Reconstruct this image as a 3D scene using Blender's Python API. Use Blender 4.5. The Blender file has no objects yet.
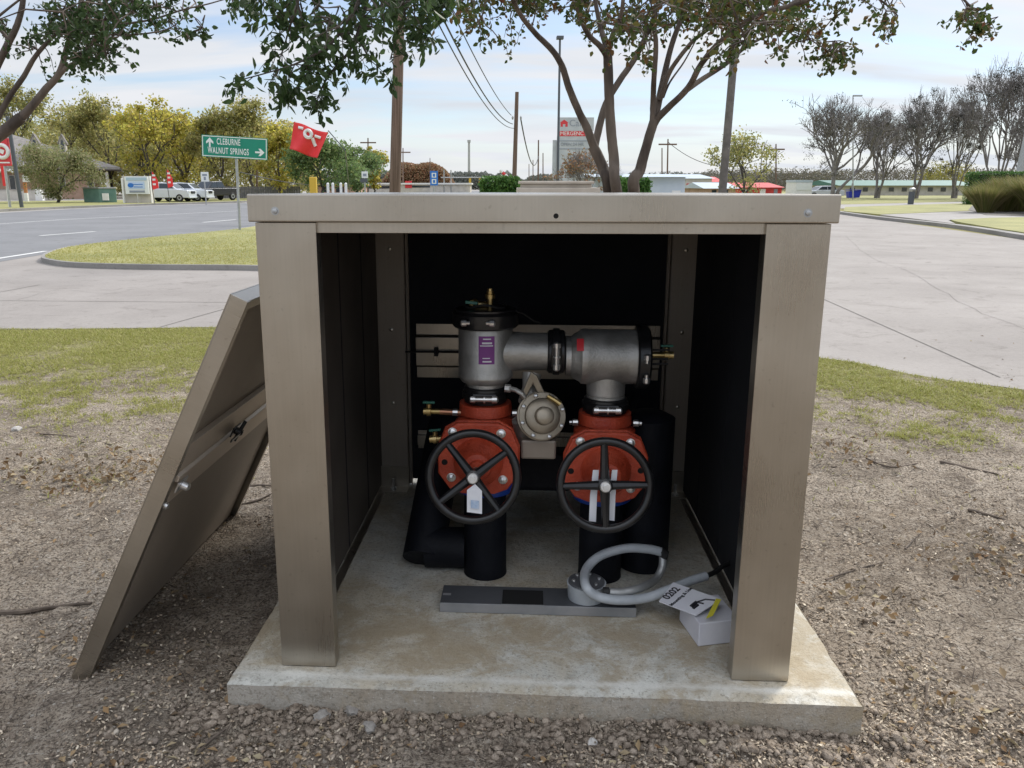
import bpy, bmesh, math, random
import numpy as np
from mathutils import Vector, Matrix, noise, Euler
R = math.radians
SC = bpy.context.scene
COL = SC.collection
random.seed(7)
rng = np.random.default_rng(11)

# ------------------------------------------------------------------ camera
FOC, PITCH, EYE, PX0, PY0 = 816.8, R(13.41), 1.45, 483.4, 379.56
cam_d = bpy.data.cameras.new('camera'); cam = bpy.data.objects.new('camera', cam_d); COL.objects.link(cam)
cam.location = (0, 0, EYE); cam.rotation_euler = (math.pi/2 - PITCH, 0, 0)
cam_d.sensor_width = 36; cam_d.lens = 36*FOC/1024
cam_d.shift_x = (512-PX0)/1024; cam_d.shift_y = -(384-PY0)/1024
cam_d.clip_start = 0.05; cam_d.clip_end = 5000
SC.camera = cam

# ------------------------------------------------------------------ world, sun, exposure
SUN_EL, SUN_AZ = R(44), R(44)            # azimuth clockwise from +Y (ahead and to the right)
W = bpy.data.worlds.new('World'); SC.world = W; W.use_nodes = True
nt = W.node_tree; N = nt.nodes; LK = nt.links
for n in list(N): N.remove(n)
wo = N.new('ShaderNodeOutputWorld'); bg = N.new('ShaderNodeBackground'); bg.inputs[1].default_value = 0.1
sky = N.new('ShaderNodeTexSky'); sky.sky_type = 'NISHITA'; sky.sun_disc = False
sky.sun_elevation = SUN_EL; sky.sun_rotation = SUN_AZ; sky.air_density = 1.0; sky.dust_density = 0.6
tc = N.new('ShaderNodeTexCoord')
sep = N.new('ShaderNodeSeparateXYZ'); LK.new(tc.outputs['Generated'], sep.inputs[0])
def mnode(op, a=None, b=None, c=None, tree=nt, clamp=False):
    m = tree.nodes.new('ShaderNodeMath'); m.operation = op; m.use_clamp = clamp
    for i, v in enumerate((a, b, c)):
        if v is None: continue
        if isinstance(v, (int, float)): m.inputs[i].default_value = v
        else: tree.links.new(v, m.inputs[i])
    return m.outputs[0]
zc = mnode('MAXIMUM', sep.outputs[2], 0.0); zd = mnode('ADD', zc, 0.16)
cx_ = mnode('DIVIDE', sep.outputs[0], zd); cy_ = mnode('DIVIDE', sep.outputs[1], zd)
cmb = N.new('ShaderNodeCombineXYZ'); LK.new(cx_, cmb.inputs[0]); LK.new(cy_, cmb.inputs[1])
mp = N.new('ShaderNodeMapping'); mp.inputs['Rotation'].default_value = (0, 0, R(14)); mp.inputs['Scale'].default_value = (0.75, 2.2, 1)
mp.inputs['Location'].default_value = (3.1, 1.7, 0); LK.new(cmb.outputs[0], mp.inputs[0])
cn = N.new('ShaderNodeTexNoise'); cn.inputs['Scale'].default_value = 1.0; cn.inputs['Detail'].default_value = 7; cn.inputs['Roughness'].default_value = 0.5
cn.inputs['Distortion'].default_value = 0.35; LK.new(mp.outputs[0], cn.inputs[0])
cr = N.new('ShaderNodeValToRGB'); cr.color_ramp.elements[0].position = 0.40; cr.color_ramp.elements[0].color = (0.30,)*3+(1,)
cr.color_ramp.elements[1].position = 0.58; cr.color_ramp.elements[1].color = (1, 1, 1, 1); LK.new(cn.outputs[0], cr.inputs[0])
# cloud body brightness varies softly
mp2 = N.new('ShaderNodeMapping'); mp2.inputs['Scale'].default_value = (0.5, 1.4, 1); mp2.inputs['Location'].default_value = (9, 4, 0); LK.new(cmb.outputs[0], mp2.inputs[0])
cn2 = N.new('ShaderNodeTexNoise'); cn2.inputs['Scale'].default_value = 1.3; cn2.inputs['Detail'].default_value = 6; LK.new(mp2.outputs[0], cn2.inputs[0])
cc = N.new('ShaderNodeValToRGB'); cc.color_ramp.elements[0].position = 0.32; cc.color_ramp.elements[0].color = (5.0, 5.3, 5.75, 1)
cc.color_ramp.elements[1].position = 0.68; cc.color_ramp.elements[1].color = (6.1, 6.2, 6.45, 1); LK.new(cn2.outputs[0], cc.inputs[0])
# thin cloud is brighter toward the sun (forward scattering)
sd = N.new('ShaderNodeVectorMath'); sd.operation = 'DOT_PRODUCT'; LK.new(tc.outputs['Generated'], sd.inputs[0])
sd.inputs[1].default_value = (math.sin(SUN_AZ)*math.cos(SUN_EL), math.cos(SUN_AZ)*math.cos(SUN_EL), math.sin(SUN_EL))
sg = mnode('MAXIMUM', sd.outputs['Value'], 0.0); sg = mnode('POWER', sg, 7.0); sg = mnode('MULTIPLY_ADD', sg, 0.35, 0.94)
# cloud gain rises overhead, above the view: added to lift the shade below
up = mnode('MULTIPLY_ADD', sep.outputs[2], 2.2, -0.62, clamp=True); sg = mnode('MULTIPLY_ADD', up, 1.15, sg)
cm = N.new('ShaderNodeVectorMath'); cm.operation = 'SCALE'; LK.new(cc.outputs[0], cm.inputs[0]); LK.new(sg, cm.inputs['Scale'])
hz_ = mnode('MULTIPLY_ADD', sep.outputs[2], -9.0, 1.0, clamp=True)
cov = mnode('MAXIMUM', cr.outputs[0], hz_)
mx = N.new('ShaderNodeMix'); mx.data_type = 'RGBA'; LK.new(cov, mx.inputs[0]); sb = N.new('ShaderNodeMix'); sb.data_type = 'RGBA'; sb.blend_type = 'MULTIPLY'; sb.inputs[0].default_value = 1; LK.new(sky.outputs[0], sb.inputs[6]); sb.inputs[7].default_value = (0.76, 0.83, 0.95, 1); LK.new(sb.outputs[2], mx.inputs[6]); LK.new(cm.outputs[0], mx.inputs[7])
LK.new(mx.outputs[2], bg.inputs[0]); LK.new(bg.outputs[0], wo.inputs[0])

sun_d = bpy.data.lights.new('sun', 'SUN'); sun_d.energy = 2.1; sun_d.angle = R(14); sun_d.color = (1.0, 0.95, 0.87)
sun = bpy.data.objects.new('sun', sun_d); COL.objects.link(sun)
sdir = Vector((math.sin(SUN_AZ)*math.cos(SUN_EL), math.cos(SUN_AZ)*math.cos(SUN_EL), math.sin(SUN_EL)))
sun.rotation_euler = sdir.to_track_quat('Z', 'Y').to_euler(); sun.location = (5, 5, 20)
SC.view_settings.view_transform = 'Standard'; SC.view_settings.look = 'None'
SC.view_settings.exposure = 0.6; SC.view_settings.gamma = 1.0; SC.view_settings.use_curve_mapping = False

# ------------------------------------------------------------------ measuring helpers (photo pixel -> place in metres)
GZ = -0.09
_cp, _sp = math.cos(PITCH), math.sin(PITCH)
def ray(px, py):
    x = (px-PX0)/FOC; y = -(py-PY0)/FOC
    return Vector((x, _cp+y*_sp, -_sp+y*_cp))
def G(px, py, z=GZ):
    r = ray(px, py); t = (z-EYE)/r.z
    return Vector((r.x*t, r.y*t, z))
def at(px, py, Y):
    r = ray(px, py); return Vector((0, 0, EYE)) + r*(Y/r.y)
BOXM = Matrix.Translation((0.1447, 2.2128, 0)) @ Euler((R(-0.36), R(0.01), R(-3.22))).to_matrix().to_4x4()
BOXI = BOXM.inverted()
def L(px, py, ly):                        # enclosure frame: point on its plane y = ly
    o = BOXI @ Vector((0, 0, EYE)); d = BOXI.to_3x3() @ ray(px, py)
    return o + d*((ly-o.y)/d.y)
def LF(px, py, z=0.0):                    # enclosure frame: point on the plane z
    o = BOXI @ Vector((0, 0, EYE)); d = BOXI.to_3x3() @ ray(px, py)
    return o + d*((z-o.z)/d.z)

# ------------------------------------------------------------------ materials
def lin(c):
    return tuple(((v/255)/12.92 if v/255 <= 0.04045 else ((v/255+0.055)/1.055)**2.4) for v in c)
def new_mat(name):
    m = bpy.data.materials.new(name); m.use_nodes = True
    t = m.node_tree; b = t.nodes['Principled BSDF']
    return m, t, b
def pm(name, c1, c2=None, scale=8, rough=0.6, metal=0.0, bump=0.0, bscale=None, stretch=(1, 1, 1), detail=6, rvar=0.0, spec=None, lo=0.35, hi=0.65, coat=0):
    m, t, b = new_mat(name); n = t.nodes; l = t.links
    c2 = c2 or c1
    co = n.new('ShaderNodeTexCoord'); ma = n.new('ShaderNodeMapping'); ma.inputs['Scale'].default_value = stretch
    l.new(co.outputs['Object'], ma.inputs[0])
    no = n.new('ShaderNodeTexNoise'); no.inputs['Scale'].default_value = scale; no.inputs['Detail'].default_value = detail
    l.new(ma.outputs[0], no.inputs[0])
    r = n.new('ShaderNodeValToRGB'); r.color_ramp.elements[0].position = lo; r.color_ramp.elements[1].position = hi
    r.color_ramp.elements[0].color = (*c1, 1); r.color_ramp.elements[1].color = (*c2, 1)
    l.new(no.outputs[0], r.inputs[0]); l.new(r.outputs[0], b.inputs['Base Color'])
    b.inputs['Roughness'].default_value = rough; b.inputs['Metallic'].default_value = metal
    if spec is not None: b.inputs['Specular IOR Level'].default_value = spec
    if coat: b.inputs['Coat Weight'].default_value = coat; b.inputs['Coat Roughness'].default_value = 0.1
    if rvar:
        v = mnode('MULTIPLY_ADD', no.outputs[0], rvar, rough-rvar*0.5, tree=t, clamp=True); l.new(v, b.inputs['Roughness'])
    if bump:
        n2 = n.new('ShaderNodeTexNoise'); n2.inputs['Scale'].default_value = bscale or scale*4; n2.inputs['Detail'].default_value = 5
        l.new(ma.outputs[0], n2.inputs[0])
        bp = n.new('ShaderNodeBump'); bp.inputs['Strength'].default_value = bump; bp.inputs['Distance'].default_value = 0.01
        l.new(n2.outputs[0], bp.inputs['Height']); l.new(bp.outputs[0], b.inputs['Normal'])
    return m
def leaf_mat(name, cols, trans=0.35, rough=0.5):
    m, t, b = new_mat(name); n = t.nodes; l = t.links
    g = n.new('ShaderNodeNewGeometry'); r = n.new('ShaderNodeValToRGB'); cr_ = r.color_ramp
    while len(cr_.elements) < len(cols): cr_.elements.new(0.5)
    for i, c in enumerate(cols):
        cr_.elements[i].position = i/max(1, len(cols)-1); cr_.elements[i].color = (*c, 1)
    l.new(g.outputs['Random Per Island'], r.inputs[0]); l.new(r.outputs[0], b.inputs['Base Color'])
    b.inputs['Roughness'].default_value = rough; b.inputs['Specular IOR Level'].default_value = 0.3
    tr = n.new('ShaderNodeBsdfTranslucent'); l.new(r.outputs[0], tr.inputs[0])
    ms = n.new('ShaderNodeMixShader'); ms.inputs[0].default_value = trans
    l.new(b.outputs[0], ms.inputs[1]); l.new(tr.outputs[0], ms.inputs[2]); l.new(ms.outputs[0], n['Material Output'].inputs[0])
    return m

M = {}
def steel_sheet(name, col, col2, rough, metal=0.94):
    m, t, b = new_mat(name); n = t.nodes; l = t.links
    co = n.new('ShaderNodeTexCoord')
    ma = n.new('ShaderNodeMapping'); ma.inputs['Scale'].default_value = (1, 1, 0.02); l.new(co.outputs['Object'], ma.inputs[0])
    fine = n.new('ShaderNodeTexNoise'); fine.inputs['Scale'].default_value = 420; fine.inputs['Detail'].default_value = 3; l.new(ma.outputs[0], fine.inputs[0])
    big = n.new('ShaderNodeTexNoise'); big.inputs['Scale'].default_value = 2.6; big.inputs['Detail'].default_value = 4; big.inputs['Roughness'].default_value = 0.5; l.new(co.outputs['Object'], big.inputs[0])
    r = n.new('ShaderNodeValToRGB'); r.color_ramp.elements[0].position = 0.3; r.color_ramp.elements[1].position = 0.7
    r.color_ramp.elements[0].color = (*col, 1); r.color_ramp.elements[1].color = (*col2, 1); l.new(big.outputs[0], r.inputs[0])
    # dirt specks
    sp = n.new('ShaderNodeTexNoise'); sp.inputs['Scale'].default_value = 60; sp.inputs['Detail'].default_value = 4; l.new(co.outputs['Object'], sp.inputs[0])
    sr = n.new('ShaderNodeValToRGB'); sr.color_ramp.elements[0].position = 0.63; sr.color_ramp.elements[1].position = 0.74
    sr.color_ramp.elements[0].color = (0, 0, 0, 1); sr.color_ramp.elements[1].color = (0.22, 0.22, 0.22, 1); l.new(sp.outputs[0], sr.inputs[0])
    mi = n.new('ShaderNodeMix'); mi.data_type = 'RGBA'; l.new(sr.outputs[0], mi.inputs[0]); l.new(r.outputs[0], mi.inputs[6]); mi.inputs[7].default_value = (0.16, 0.13, 0.10, 1)
    ms2 = n.new('ShaderNodeMapping'); ms2.inputs['Scale'].default_value = (1, 1, 0.03); l.new(co.outputs['Object'], ms2.inputs[0])
    st = n.new('ShaderNodeTexNoise'); st.inputs['Scale'].default_value = 140; st.inputs['Detail'].default_value = 5; l.new(ms2.outputs[0], st.inputs[0])
    stv = mnode('MULTIPLY_ADD', st.outputs[0], 0.14, 0.93, tree=t)
    sv_ = n.new('ShaderNodeVectorMath'); sv_.operation = 'SCALE'; l.new(mi.outputs[2], sv_.inputs[0]); l.new(stv, sv_.inputs['Scale'])
    l.new(sv_.outputs[0], b.inputs['Base Color']); b.inputs['Metallic'].default_value = metal
    v = mnode('MULTIPLY_ADD', big.outputs[0], 0.3, rough-0.15, tree=t); v = mnode('MULTIPLY_ADD', fine.outputs[0], 0.12, v, tree=t); l.new(v, b.inputs['Roughness'])
    bp = n.new('ShaderNodeBump'); bp.inputs['Strength'].default_value = 0.06; bp.inputs['Distance'].default_value = 0.002; l.new(fine.outputs[0], bp.inputs['Height'])
    bp2 = n.new('ShaderNodeBump'); bp2.inputs['Strength'].default_value = 0.10; bp2.inputs['Distance'].default_value = 0.02; l.new(big.outputs[0], bp2.inputs['Height']); l.new(bp.outputs[0], bp2.inputs['Normal'])
    l.new(bp2.outputs[0], b.inputs['Normal'])
    return m
M['sheet'] = steel_sheet('sheet_metal', (0.38, 0.345, 0.295), (0.51, 0.47, 0.405), 0.25)
M['sheet_in'] = steel_sheet('sheet_metal_inner', (0.30, 0.26, 0.215), (0.38, 0.33, 0.28), 0.5, 0.6)
M['panel_in'] = steel_sheet('panel_inner', (0.34, 0.29, 0.235), (0.44, 0.38, 0.315), 0.5, 0.3)
M['panel_rail'] = steel_sheet('panel_rail_metal', (0.60, 0.51, 0.42), (0.72, 0.63, 0.52), 0.42, 0.5)
M['steel'] = pm('cast_stainless', (0.38, 0.37, 0.345), (0.55, 0.54, 0.515), 14, 0.5, 0.8, 0.18, 150, rvar=0.3)
M['bronze'] = pm('dull_bronze', (0.25, 0.215, 0.165), (0.36, 0.315, 0.25), 12, 0.42, 0.75, 0.08, 80)
M['brass'] = pm('brass', (0.42, 0.30, 0.12), (0.55, 0.42, 0.2), 30, 0.35, 0.95)
M['bolt'] = pm('zinc_bolt', (0.62, 0.62, 0.62), (0.75, 0.75, 0.74), 40, 0.3, 0.9)
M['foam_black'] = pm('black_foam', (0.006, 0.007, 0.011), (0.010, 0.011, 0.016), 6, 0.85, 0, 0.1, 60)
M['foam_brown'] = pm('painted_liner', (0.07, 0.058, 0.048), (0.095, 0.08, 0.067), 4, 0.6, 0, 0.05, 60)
M['pipewrap'] = pm('black_pipe_coating', (0.004, 0.005, 0.008), (0.007, 0.008, 0.012), 14, 0.6, 0, 0.25, 40, spec=0.2)
M['blackiron'] = pm('black_enamel', (0.008, 0.008, 0.009), (0.016, 0.016, 0.017), 20, 0.28, 0, 0.08, 70)
M['redpaint'] = pm('red_enamel', (0.38, 0.045, 0.018), (0.52, 0.075, 0.032), 16, 0.45, 0, 0.35, 130, rvar=0.25)
M['bluepaint'] = pm('blue_plastic', (0.01, 0.05, 0.30), None, 9, 0.4)
M['hole'] = pm('dark_recess', (0.004, 0.004, 0.004), None, 9, 0.9)
M['rubber'] = pm('rubber', (0.012, 0.012, 0.012), (0.02, 0.02, 0.02), 30, 0.7)
M['plastic_grey'] = pm('grey_plastic', (0.36, 0.39, 0.42), (0.44, 0.47, 0.50), 20, 0.35)
M['plastic_dark'] = pm('dark_grey_metal', (0.085, 0.09, 0.098), (0.115, 0.12, 0.13), 7, 0.42, 0.3, 0.03, 60)
M['platefront'] = pm('grey_metal_edge', (0.25, 0.26, 0.27), (0.34, 0.34, 0.35), 9, 0.35, 0.4)
M['paper'] = pm('paper', (0.66, 0.67, 0.72), (0.74, 0.75, 0.78), 6, 0.6)
M['carton'] = pm('white_carton', (0.6, 0.6, 0.66), (0.68, 0.68, 0.72), 10, 0.55)
M['ink'] = pm('black_ink', (0.02, 0.02, 0.025), None, 6, 0.5)
M['yellow'] = pm('yellow_print', (0.60, 0.55, 0.05), None, 6, 0.5)
M['purple'] = pm('purple_label', (0.16, 0.025, 0.20), (0.20, 0.04, 0.24), 6, 0.4)
M['white'] = pm('white_paint', (0.72, 0.72, 0.70), (0.8, 0.8, 0.79), 5, 0.5)
M['offwhite'] = pm('offwhite_render', (0.5, 0.47, 0.42), (0.62, 0.58, 0.52), 1.5, 0.8)
M['palewall'] = pm('pale_blue_siding', (0.50, 0.57, 0.64), (0.58, 0.64, 0.70), 1.0, 0.6)
M['paleroof'] = pm('pale_metal_roof', (0.42, 0.50, 0.56), (0.5, 0.57, 0.62), 1.0, 0.4)
M['redwall'] = pm('red_wall', (0.50, 0.03, 0.03), (0.6, 0.06, 0.05), 1.0, 0.5)
M['signgreen'] = pm('sign_green', (0.0, 0.20, 0.13), (0.005, 0.24, 0.16), 2, 0.35)
M['signwhite'] = pm('sign_white', (0.75, 0.78, 0.77), None, 2, 0.4)
M['signred'] = pm('sign_red', (0.62, 0.04, 0.05), None, 2, 0.4)
M['signblue'] = pm('sign_blue', (0.02, 0.16, 0.55), None, 2, 0.4)
M['grey_text'] = pm('grey_lettering', (0.25, 0.28, 0.33), None, 2, 0.4)
M['galv'] = pm('galvanised', (0.36, 0.37, 0.37), (0.46, 0.47, 0.47), 8, 0.45, 0.6)
M['polebrown'] = pm('weathered_pole', (0.10, 0.09, 0.082), (0.16, 0.145, 0.13), 5, 0.8)
M['poledark'] = pm('dark_pole', (0.10, 0.11, 0.12), None, 8, 0.5, 0.4)
M['wood'] = pm('pole_wood', (0.10, 0.065, 0.045), (0.19, 0.13, 0.10), 6, 0.85, 0, 0.5, 40, stretch=(4, 4, 0.15))
M['wire'] = pm('wire', (0.03, 0.03, 0.035), None, 8, 0.6)
M['flagred'] = pm('red_cloth', (0.72, 0.03, 0.035), (0.8, 0.05, 0.05), 3, 0.6)
M['brick'] = pm('brick_wall', (0.42, 0.26, 0.18), (0.52, 0.35, 0.26), 1.2, 0.85)
M['shingle'] = pm('roof_shingle', (0.20, 0.185, 0.175), (0.27, 0.25, 0.235), 3, 0.9, 0, 0.3, 8)
M['glass'] = pm('window_glass', (0.03, 0.04, 0.05), None, 3, 0.08, 0, spec=0.8)
M['carwhite'] = pm('white_car_paint', (0.62, 0.66, 0.72), None, 3, 0.25, 0, coat=1)
M['carblack'] = pm('dark_car_paint', (0.015, 0.016, 0.02), None, 3, 0.25, 0, coat=1)
M['chrome'] = pm('chrome', (0.7, 0.7, 0.7), None, 3, 0.15, 1)
M['lampglass'] = pm('lamp_glass', (0.6, 0.62, 0.62), None, 3, 0.1, 0)
M['greenbox'] = pm('transformer_green', (0.10, 0.20, 0.17), (0.14, 0.25, 0.21), 2, 0.5)
M['blueplastic'] = pm('blue_bin', (0.02, 0.04, 0.42), None, 3, 0.4)
M['fence'] = pm('fence_wood', (0.10, 0.10, 0.10), (0.16, 0.15, 0.15), 3, 0.8)
M['greenroof'] = pm('green_roof', (0.03, 0.13, 0.10), (0.05, 0.17, 0.13), 2, 0.5)
M['bark'] = pm('crape_bark', (0.06, 0.045, 0.036), (0.18, 0.143, 0.115), 7, 0.8, 0, 0.3, 60, stretch=(1.4, 1.4, 0.35), lo=0.38, hi=0.62)
M['bark_dark'] = pm('dark_bark', (0.05, 0.042, 0.036), (0.11, 0.095, 0.08), 4, 0.9, 0, 0.4, 20, stretch=(1, 1, 0.3))
M['bark_grey'] = pm('grey_twigs', (0.16, 0.145, 0.14), (0.26, 0.24, 0.23), 2, 0.9)
M['stick'] = pm('dead_wood', (0.06, 0.045, 0.035), (0.17, 0.135, 0.105), 14, 0.9, 0, 0.4, 80)
M['yellowpaint'] = pm('yellow_paint', (0.62, 0.40, 0.04), None, 3, 0.5)
M['leaf_dark'] = leaf_mat('leaf_dark', [(0.027, 0.053, 0.018), (0.053, 0.098, 0.03), (0.075, 0.12, 0.045), (0.045, 0.075, 0.027)], 0.42, 0.42)
M['leaf_myrtle'] = leaf_mat('leaf_myrtle', [(0.039, 0.065, 0.021), (0.078, 0.111, 0.026), (0.058, 0.091, 0.026), (0.143, 0.13, 0.039), (0.156, 0.065, 0.033)], 0.4, 0.5)
M['leaf_autumn'] = leaf_mat('leaf_autumn', [(0.389, 0.373, 0.073), (0.551, 0.486, 0.087), (0.292, 0.308, 0.073), (0.6, 0.503, 0.117), (0.421, 0.324, 0.117)], 0.72)
M['leaf_olive'] = leaf_mat('leaf_olive', [(0.336, 0.319, 0.126), (0.437, 0.395, 0.134), (0.252, 0.277, 0.101), (0.504, 0.42, 0.202)], 0.72)
M['leaf_green'] = leaf_mat('leaf_green', [(0.135, 0.209, 0.075), (0.194, 0.284, 0.09), (0.149, 0.224, 0.105), (0.299, 0.329, 0.12)], 0.55)
M['leaf_yellow'] = leaf_mat('leaf_yellow', [(0.26, 0.24, 0.05), (0.32, 0.28, 0.07), (0.15, 0.17, 0.05)], 0.45)
M['leaf_pale'] = leaf_mat('leaf_pale', [(0.26, 0.273, 0.091), (0.39, 0.351, 0.13), (0.156, 0.195, 0.065)], 0.6)
M['leaf_rust'] = leaf_mat('leaf_rust', [(0.27, 0.135, 0.081), (0.378, 0.203, 0.108), (0.216, 0.162, 0.081), (0.324, 0.23, 0.135)], 0.3)
M['leaf_greydark'] = leaf_mat('leaf_greydark', [(0.05, 0.055, 0.045), (0.08, 0.08, 0.065), (0.10, 0.085, 0.075)], 0.2)
M['leaf_hazed'] = leaf_mat('leaf_hazed', [(0.15, 0.17, 0.15), (0.20, 0.20, 0.17), (0.14, 0.17, 0.16)], 0.3)  # greyed leaf tones: distance haze put into the colour
M['leaf_brown'] = leaf_mat('leaf_brown', [(0.15, 0.13, 0.10), (0.20, 0.175, 0.14), (0.13, 0.13, 0.11), (0.19, 0.18, 0.10)], 0.3)
M['leaf_fallen'] = leaf_mat('leaf_fallen', [(0.262, 0.16, 0.075), (0.343, 0.255, 0.149), (0.182, 0.106, 0.053), (0.424, 0.361, 0.234), (0.121, 0.085, 0.053)], 0.1, 0.8)
M['chip'] = leaf_mat('chip', [(0.35, 0.277, 0.2), (0.535, 0.445, 0.335), (0.102, 0.079, 0.057), (0.69, 0.604, 0.474), (0.432, 0.331, 0.232), (0.154, 0.118, 0.089), (0.061, 0.049, 0.038)], 0.02, 0.85)
M['pebble'] = leaf_mat('pebble', [(0.201, 0.167, 0.131), (0.276, 0.233, 0.187), (0.376, 0.322, 0.264), (0.163, 0.131, 0.105), (0.251, 0.215, 0.17), (0.527, 0.465, 0.384), (0.226, 0.179, 0.137)], 0.0, 0.85)
M['clod'] = pm('clod', (0.19, 0.152, 0.118), (0.43, 0.36, 0.29), 45, 0.95, 0, 1.0, 160, spec=0.1)
M['blade_lawn'] = leaf_mat('blade_lawn', [(0.336, 0.343, 0.099), (0.462, 0.421, 0.143), (0.315, 0.323, 0.088), (0.525, 0.451, 0.22)], 0.5, 0.6)
M['blade'] = leaf_mat('blade', [(0.244, 0.265, 0.059), (0.382, 0.371, 0.109), (0.297, 0.329, 0.067), (0.53, 0.477, 0.218), (0.35, 0.36, 0.092), (0.445, 0.403, 0.168)], 0.35, 0.6)
M['blade_orn'] = leaf_mat('blade_orn', [(0.16, 0.18, 0.05), (0.24, 0.24, 0.07), (0.33, 0.27, 0.14), (0.13, 0.15, 0.04)], 0.35, 0.6)

# concrete (slab) with dirt washed over it
def slab_mat():
    m, t, b = new_mat('slab_concrete'); n = t.nodes; l = t.links
    co = n.new('ShaderNodeTexCoord')
    def nz(scale, det, rgh=0.55, dist=0):
        x = n.new('ShaderNodeTexNoise'); x.inputs['Scale'].default_value = scale; x.inputs['Detail'].default_value = det
        x.inputs['Roughness'].default_value = rgh; x.inputs['Distortion'].default_value = dist; l.new(co.outputs['Object'], x.inputs[0]); return x.outputs[0]
    def ramp(v, a, b_, c1, c2):
        r = n.new('ShaderNodeValToRGB'); r.color_ramp.elements[0].position = a; r.color_ramp.elements[1].position = b_
        r.color_ramp.elements[0].color = (*c1, 1); r.color_ramp.elements[1].color = (*c2, 1); l.new(v, r.inputs[0]); return r.outputs[0]
    def mix(f, a, b_):
        x = n.new('ShaderNodeMix'); x.data_type = 'RGBA'
        if isinstance(f, (int, float)): x.inputs[0].default_value = f
        else: l.new(f, x.inputs[0])
        for i, v in ((6, a), (7, b_)):
            if isinstance(v, tuple): x.inputs[i].default_value = (*v, 1)
            else: l.new(v, x.inputs[i])
        return x.outputs[2]
    a = nz(5, 8, 0.65, 0.4); b1 = nz(2.2, 6, 0.6, 0.8); c = nz(160, 3); d = nz(26, 6, 0.7)
    base = ramp(a, 0.35, 0.68, (0.47, 0.465, 0.42), (0.66, 0.655, 0.60))
    stain = ramp(b1, 0.42, 0.56, (0, 0, 0), (0.75,)*3)
    base = mix(stain, base, (0.44, 0.375, 0.27))
    pale = ramp(nz(3.3, 7, 0.7, 1.2), 0.56, 0.66, (0, 0, 0), (0.6,)*3)
    base = mix(pale, base, (0.66, 0.66, 0.62))
    # the vertical faces are caked with soil
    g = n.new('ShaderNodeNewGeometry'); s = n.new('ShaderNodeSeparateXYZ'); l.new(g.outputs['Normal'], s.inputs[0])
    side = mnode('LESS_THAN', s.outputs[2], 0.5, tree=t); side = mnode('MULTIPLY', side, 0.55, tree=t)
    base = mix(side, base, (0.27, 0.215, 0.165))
    sp = ramp(d, 0.56, 0.70, (0, 0, 0), (0.55,)*3)
    base = mix(sp, base, (0.20, 0.16, 0.12))
    base = mix(ramp(nz(75, 6, 0.8), 0.52, 0.62, (0, 0, 0), (0.65,)*3), base, (0.17, 0.15, 0.115))
    base = mix(ramp(nz(13, 9, 0.8, 0.6), 0.52, 0.62, (0, 0, 0), (0.45,)*3), base, (0.30, 0.29, 0.25))
    base = mix(ramp(nz(110, 4, 0.7), 0.60, 0.68, (0, 0, 0), (0.5,)*3), base, (0.72, 0.71, 0.67))
    # damp brown blotches and soil washed along the front of the slab
    sep_ = n.new('ShaderNodeSeparateXYZ'); l.new(co.outputs['Object'], sep_.inputs[0])
    fr = mnode('SUBTRACT', sep_.outputs[1], 0.22, tree=t); fr = mnode('ABSOLUTE', fr, tree=t); fr = mnode('MULTIPLY_ADD', fr, -3.2, 1.0, tree=t, clamp=True)
    bl = nz(6.5, 9, 0.72, 0.5); bl = mnode('MULTIPLY_ADD', fr, 0.16, bl, tree=t)
    base = mix(ramp(bl, 0.51, 0.66, (0, 0, 0), (0.72,)*3), base, (0.33, 0.265, 0.17))
    ed = mnode('ADD', sep_.outputs[1], 0.04, tree=t); ed = mnode('ABSOLUTE', ed, tree=t); ed = mnode('MULTIPLY_ADD', ed, -22.0, 1.0, tree=t, clamp=True)
    wl = mnode('MULTIPLY', ed, nz(9, 7, 0.7, 1.0), tree=t); top_ = mnode('GREATER_THAN', s.outputs[2], 0.5, tree=t); wl = mnode('MULTIPLY', wl, top_, tree=t)
    base = mix(ramp(wl, 0.25, 0.5, (0, 0, 0), (0.7,)*3), base, (0.66, 0.65, 0.60))
    l.new(base, b.inputs['Base Color']); b.inputs['Roughness'].default_value = 0.85
    bp = n.new('ShaderNodeBump'); bp.inputs['Strength'].default_value = 0.7; bp.inputs['Distance'].default_value = 0.008
    h = mnode('MULTIPLY_ADD', c, 0.5, d, tree=t); h = mnode('MULTIPLY_ADD', a, 1.0, h, tree=t); l.new(h, bp.inputs['Height']); l.new(bp.outputs[0], b.inputs['Normal'])
    return m
M['slab'] = slab_mat()
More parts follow.
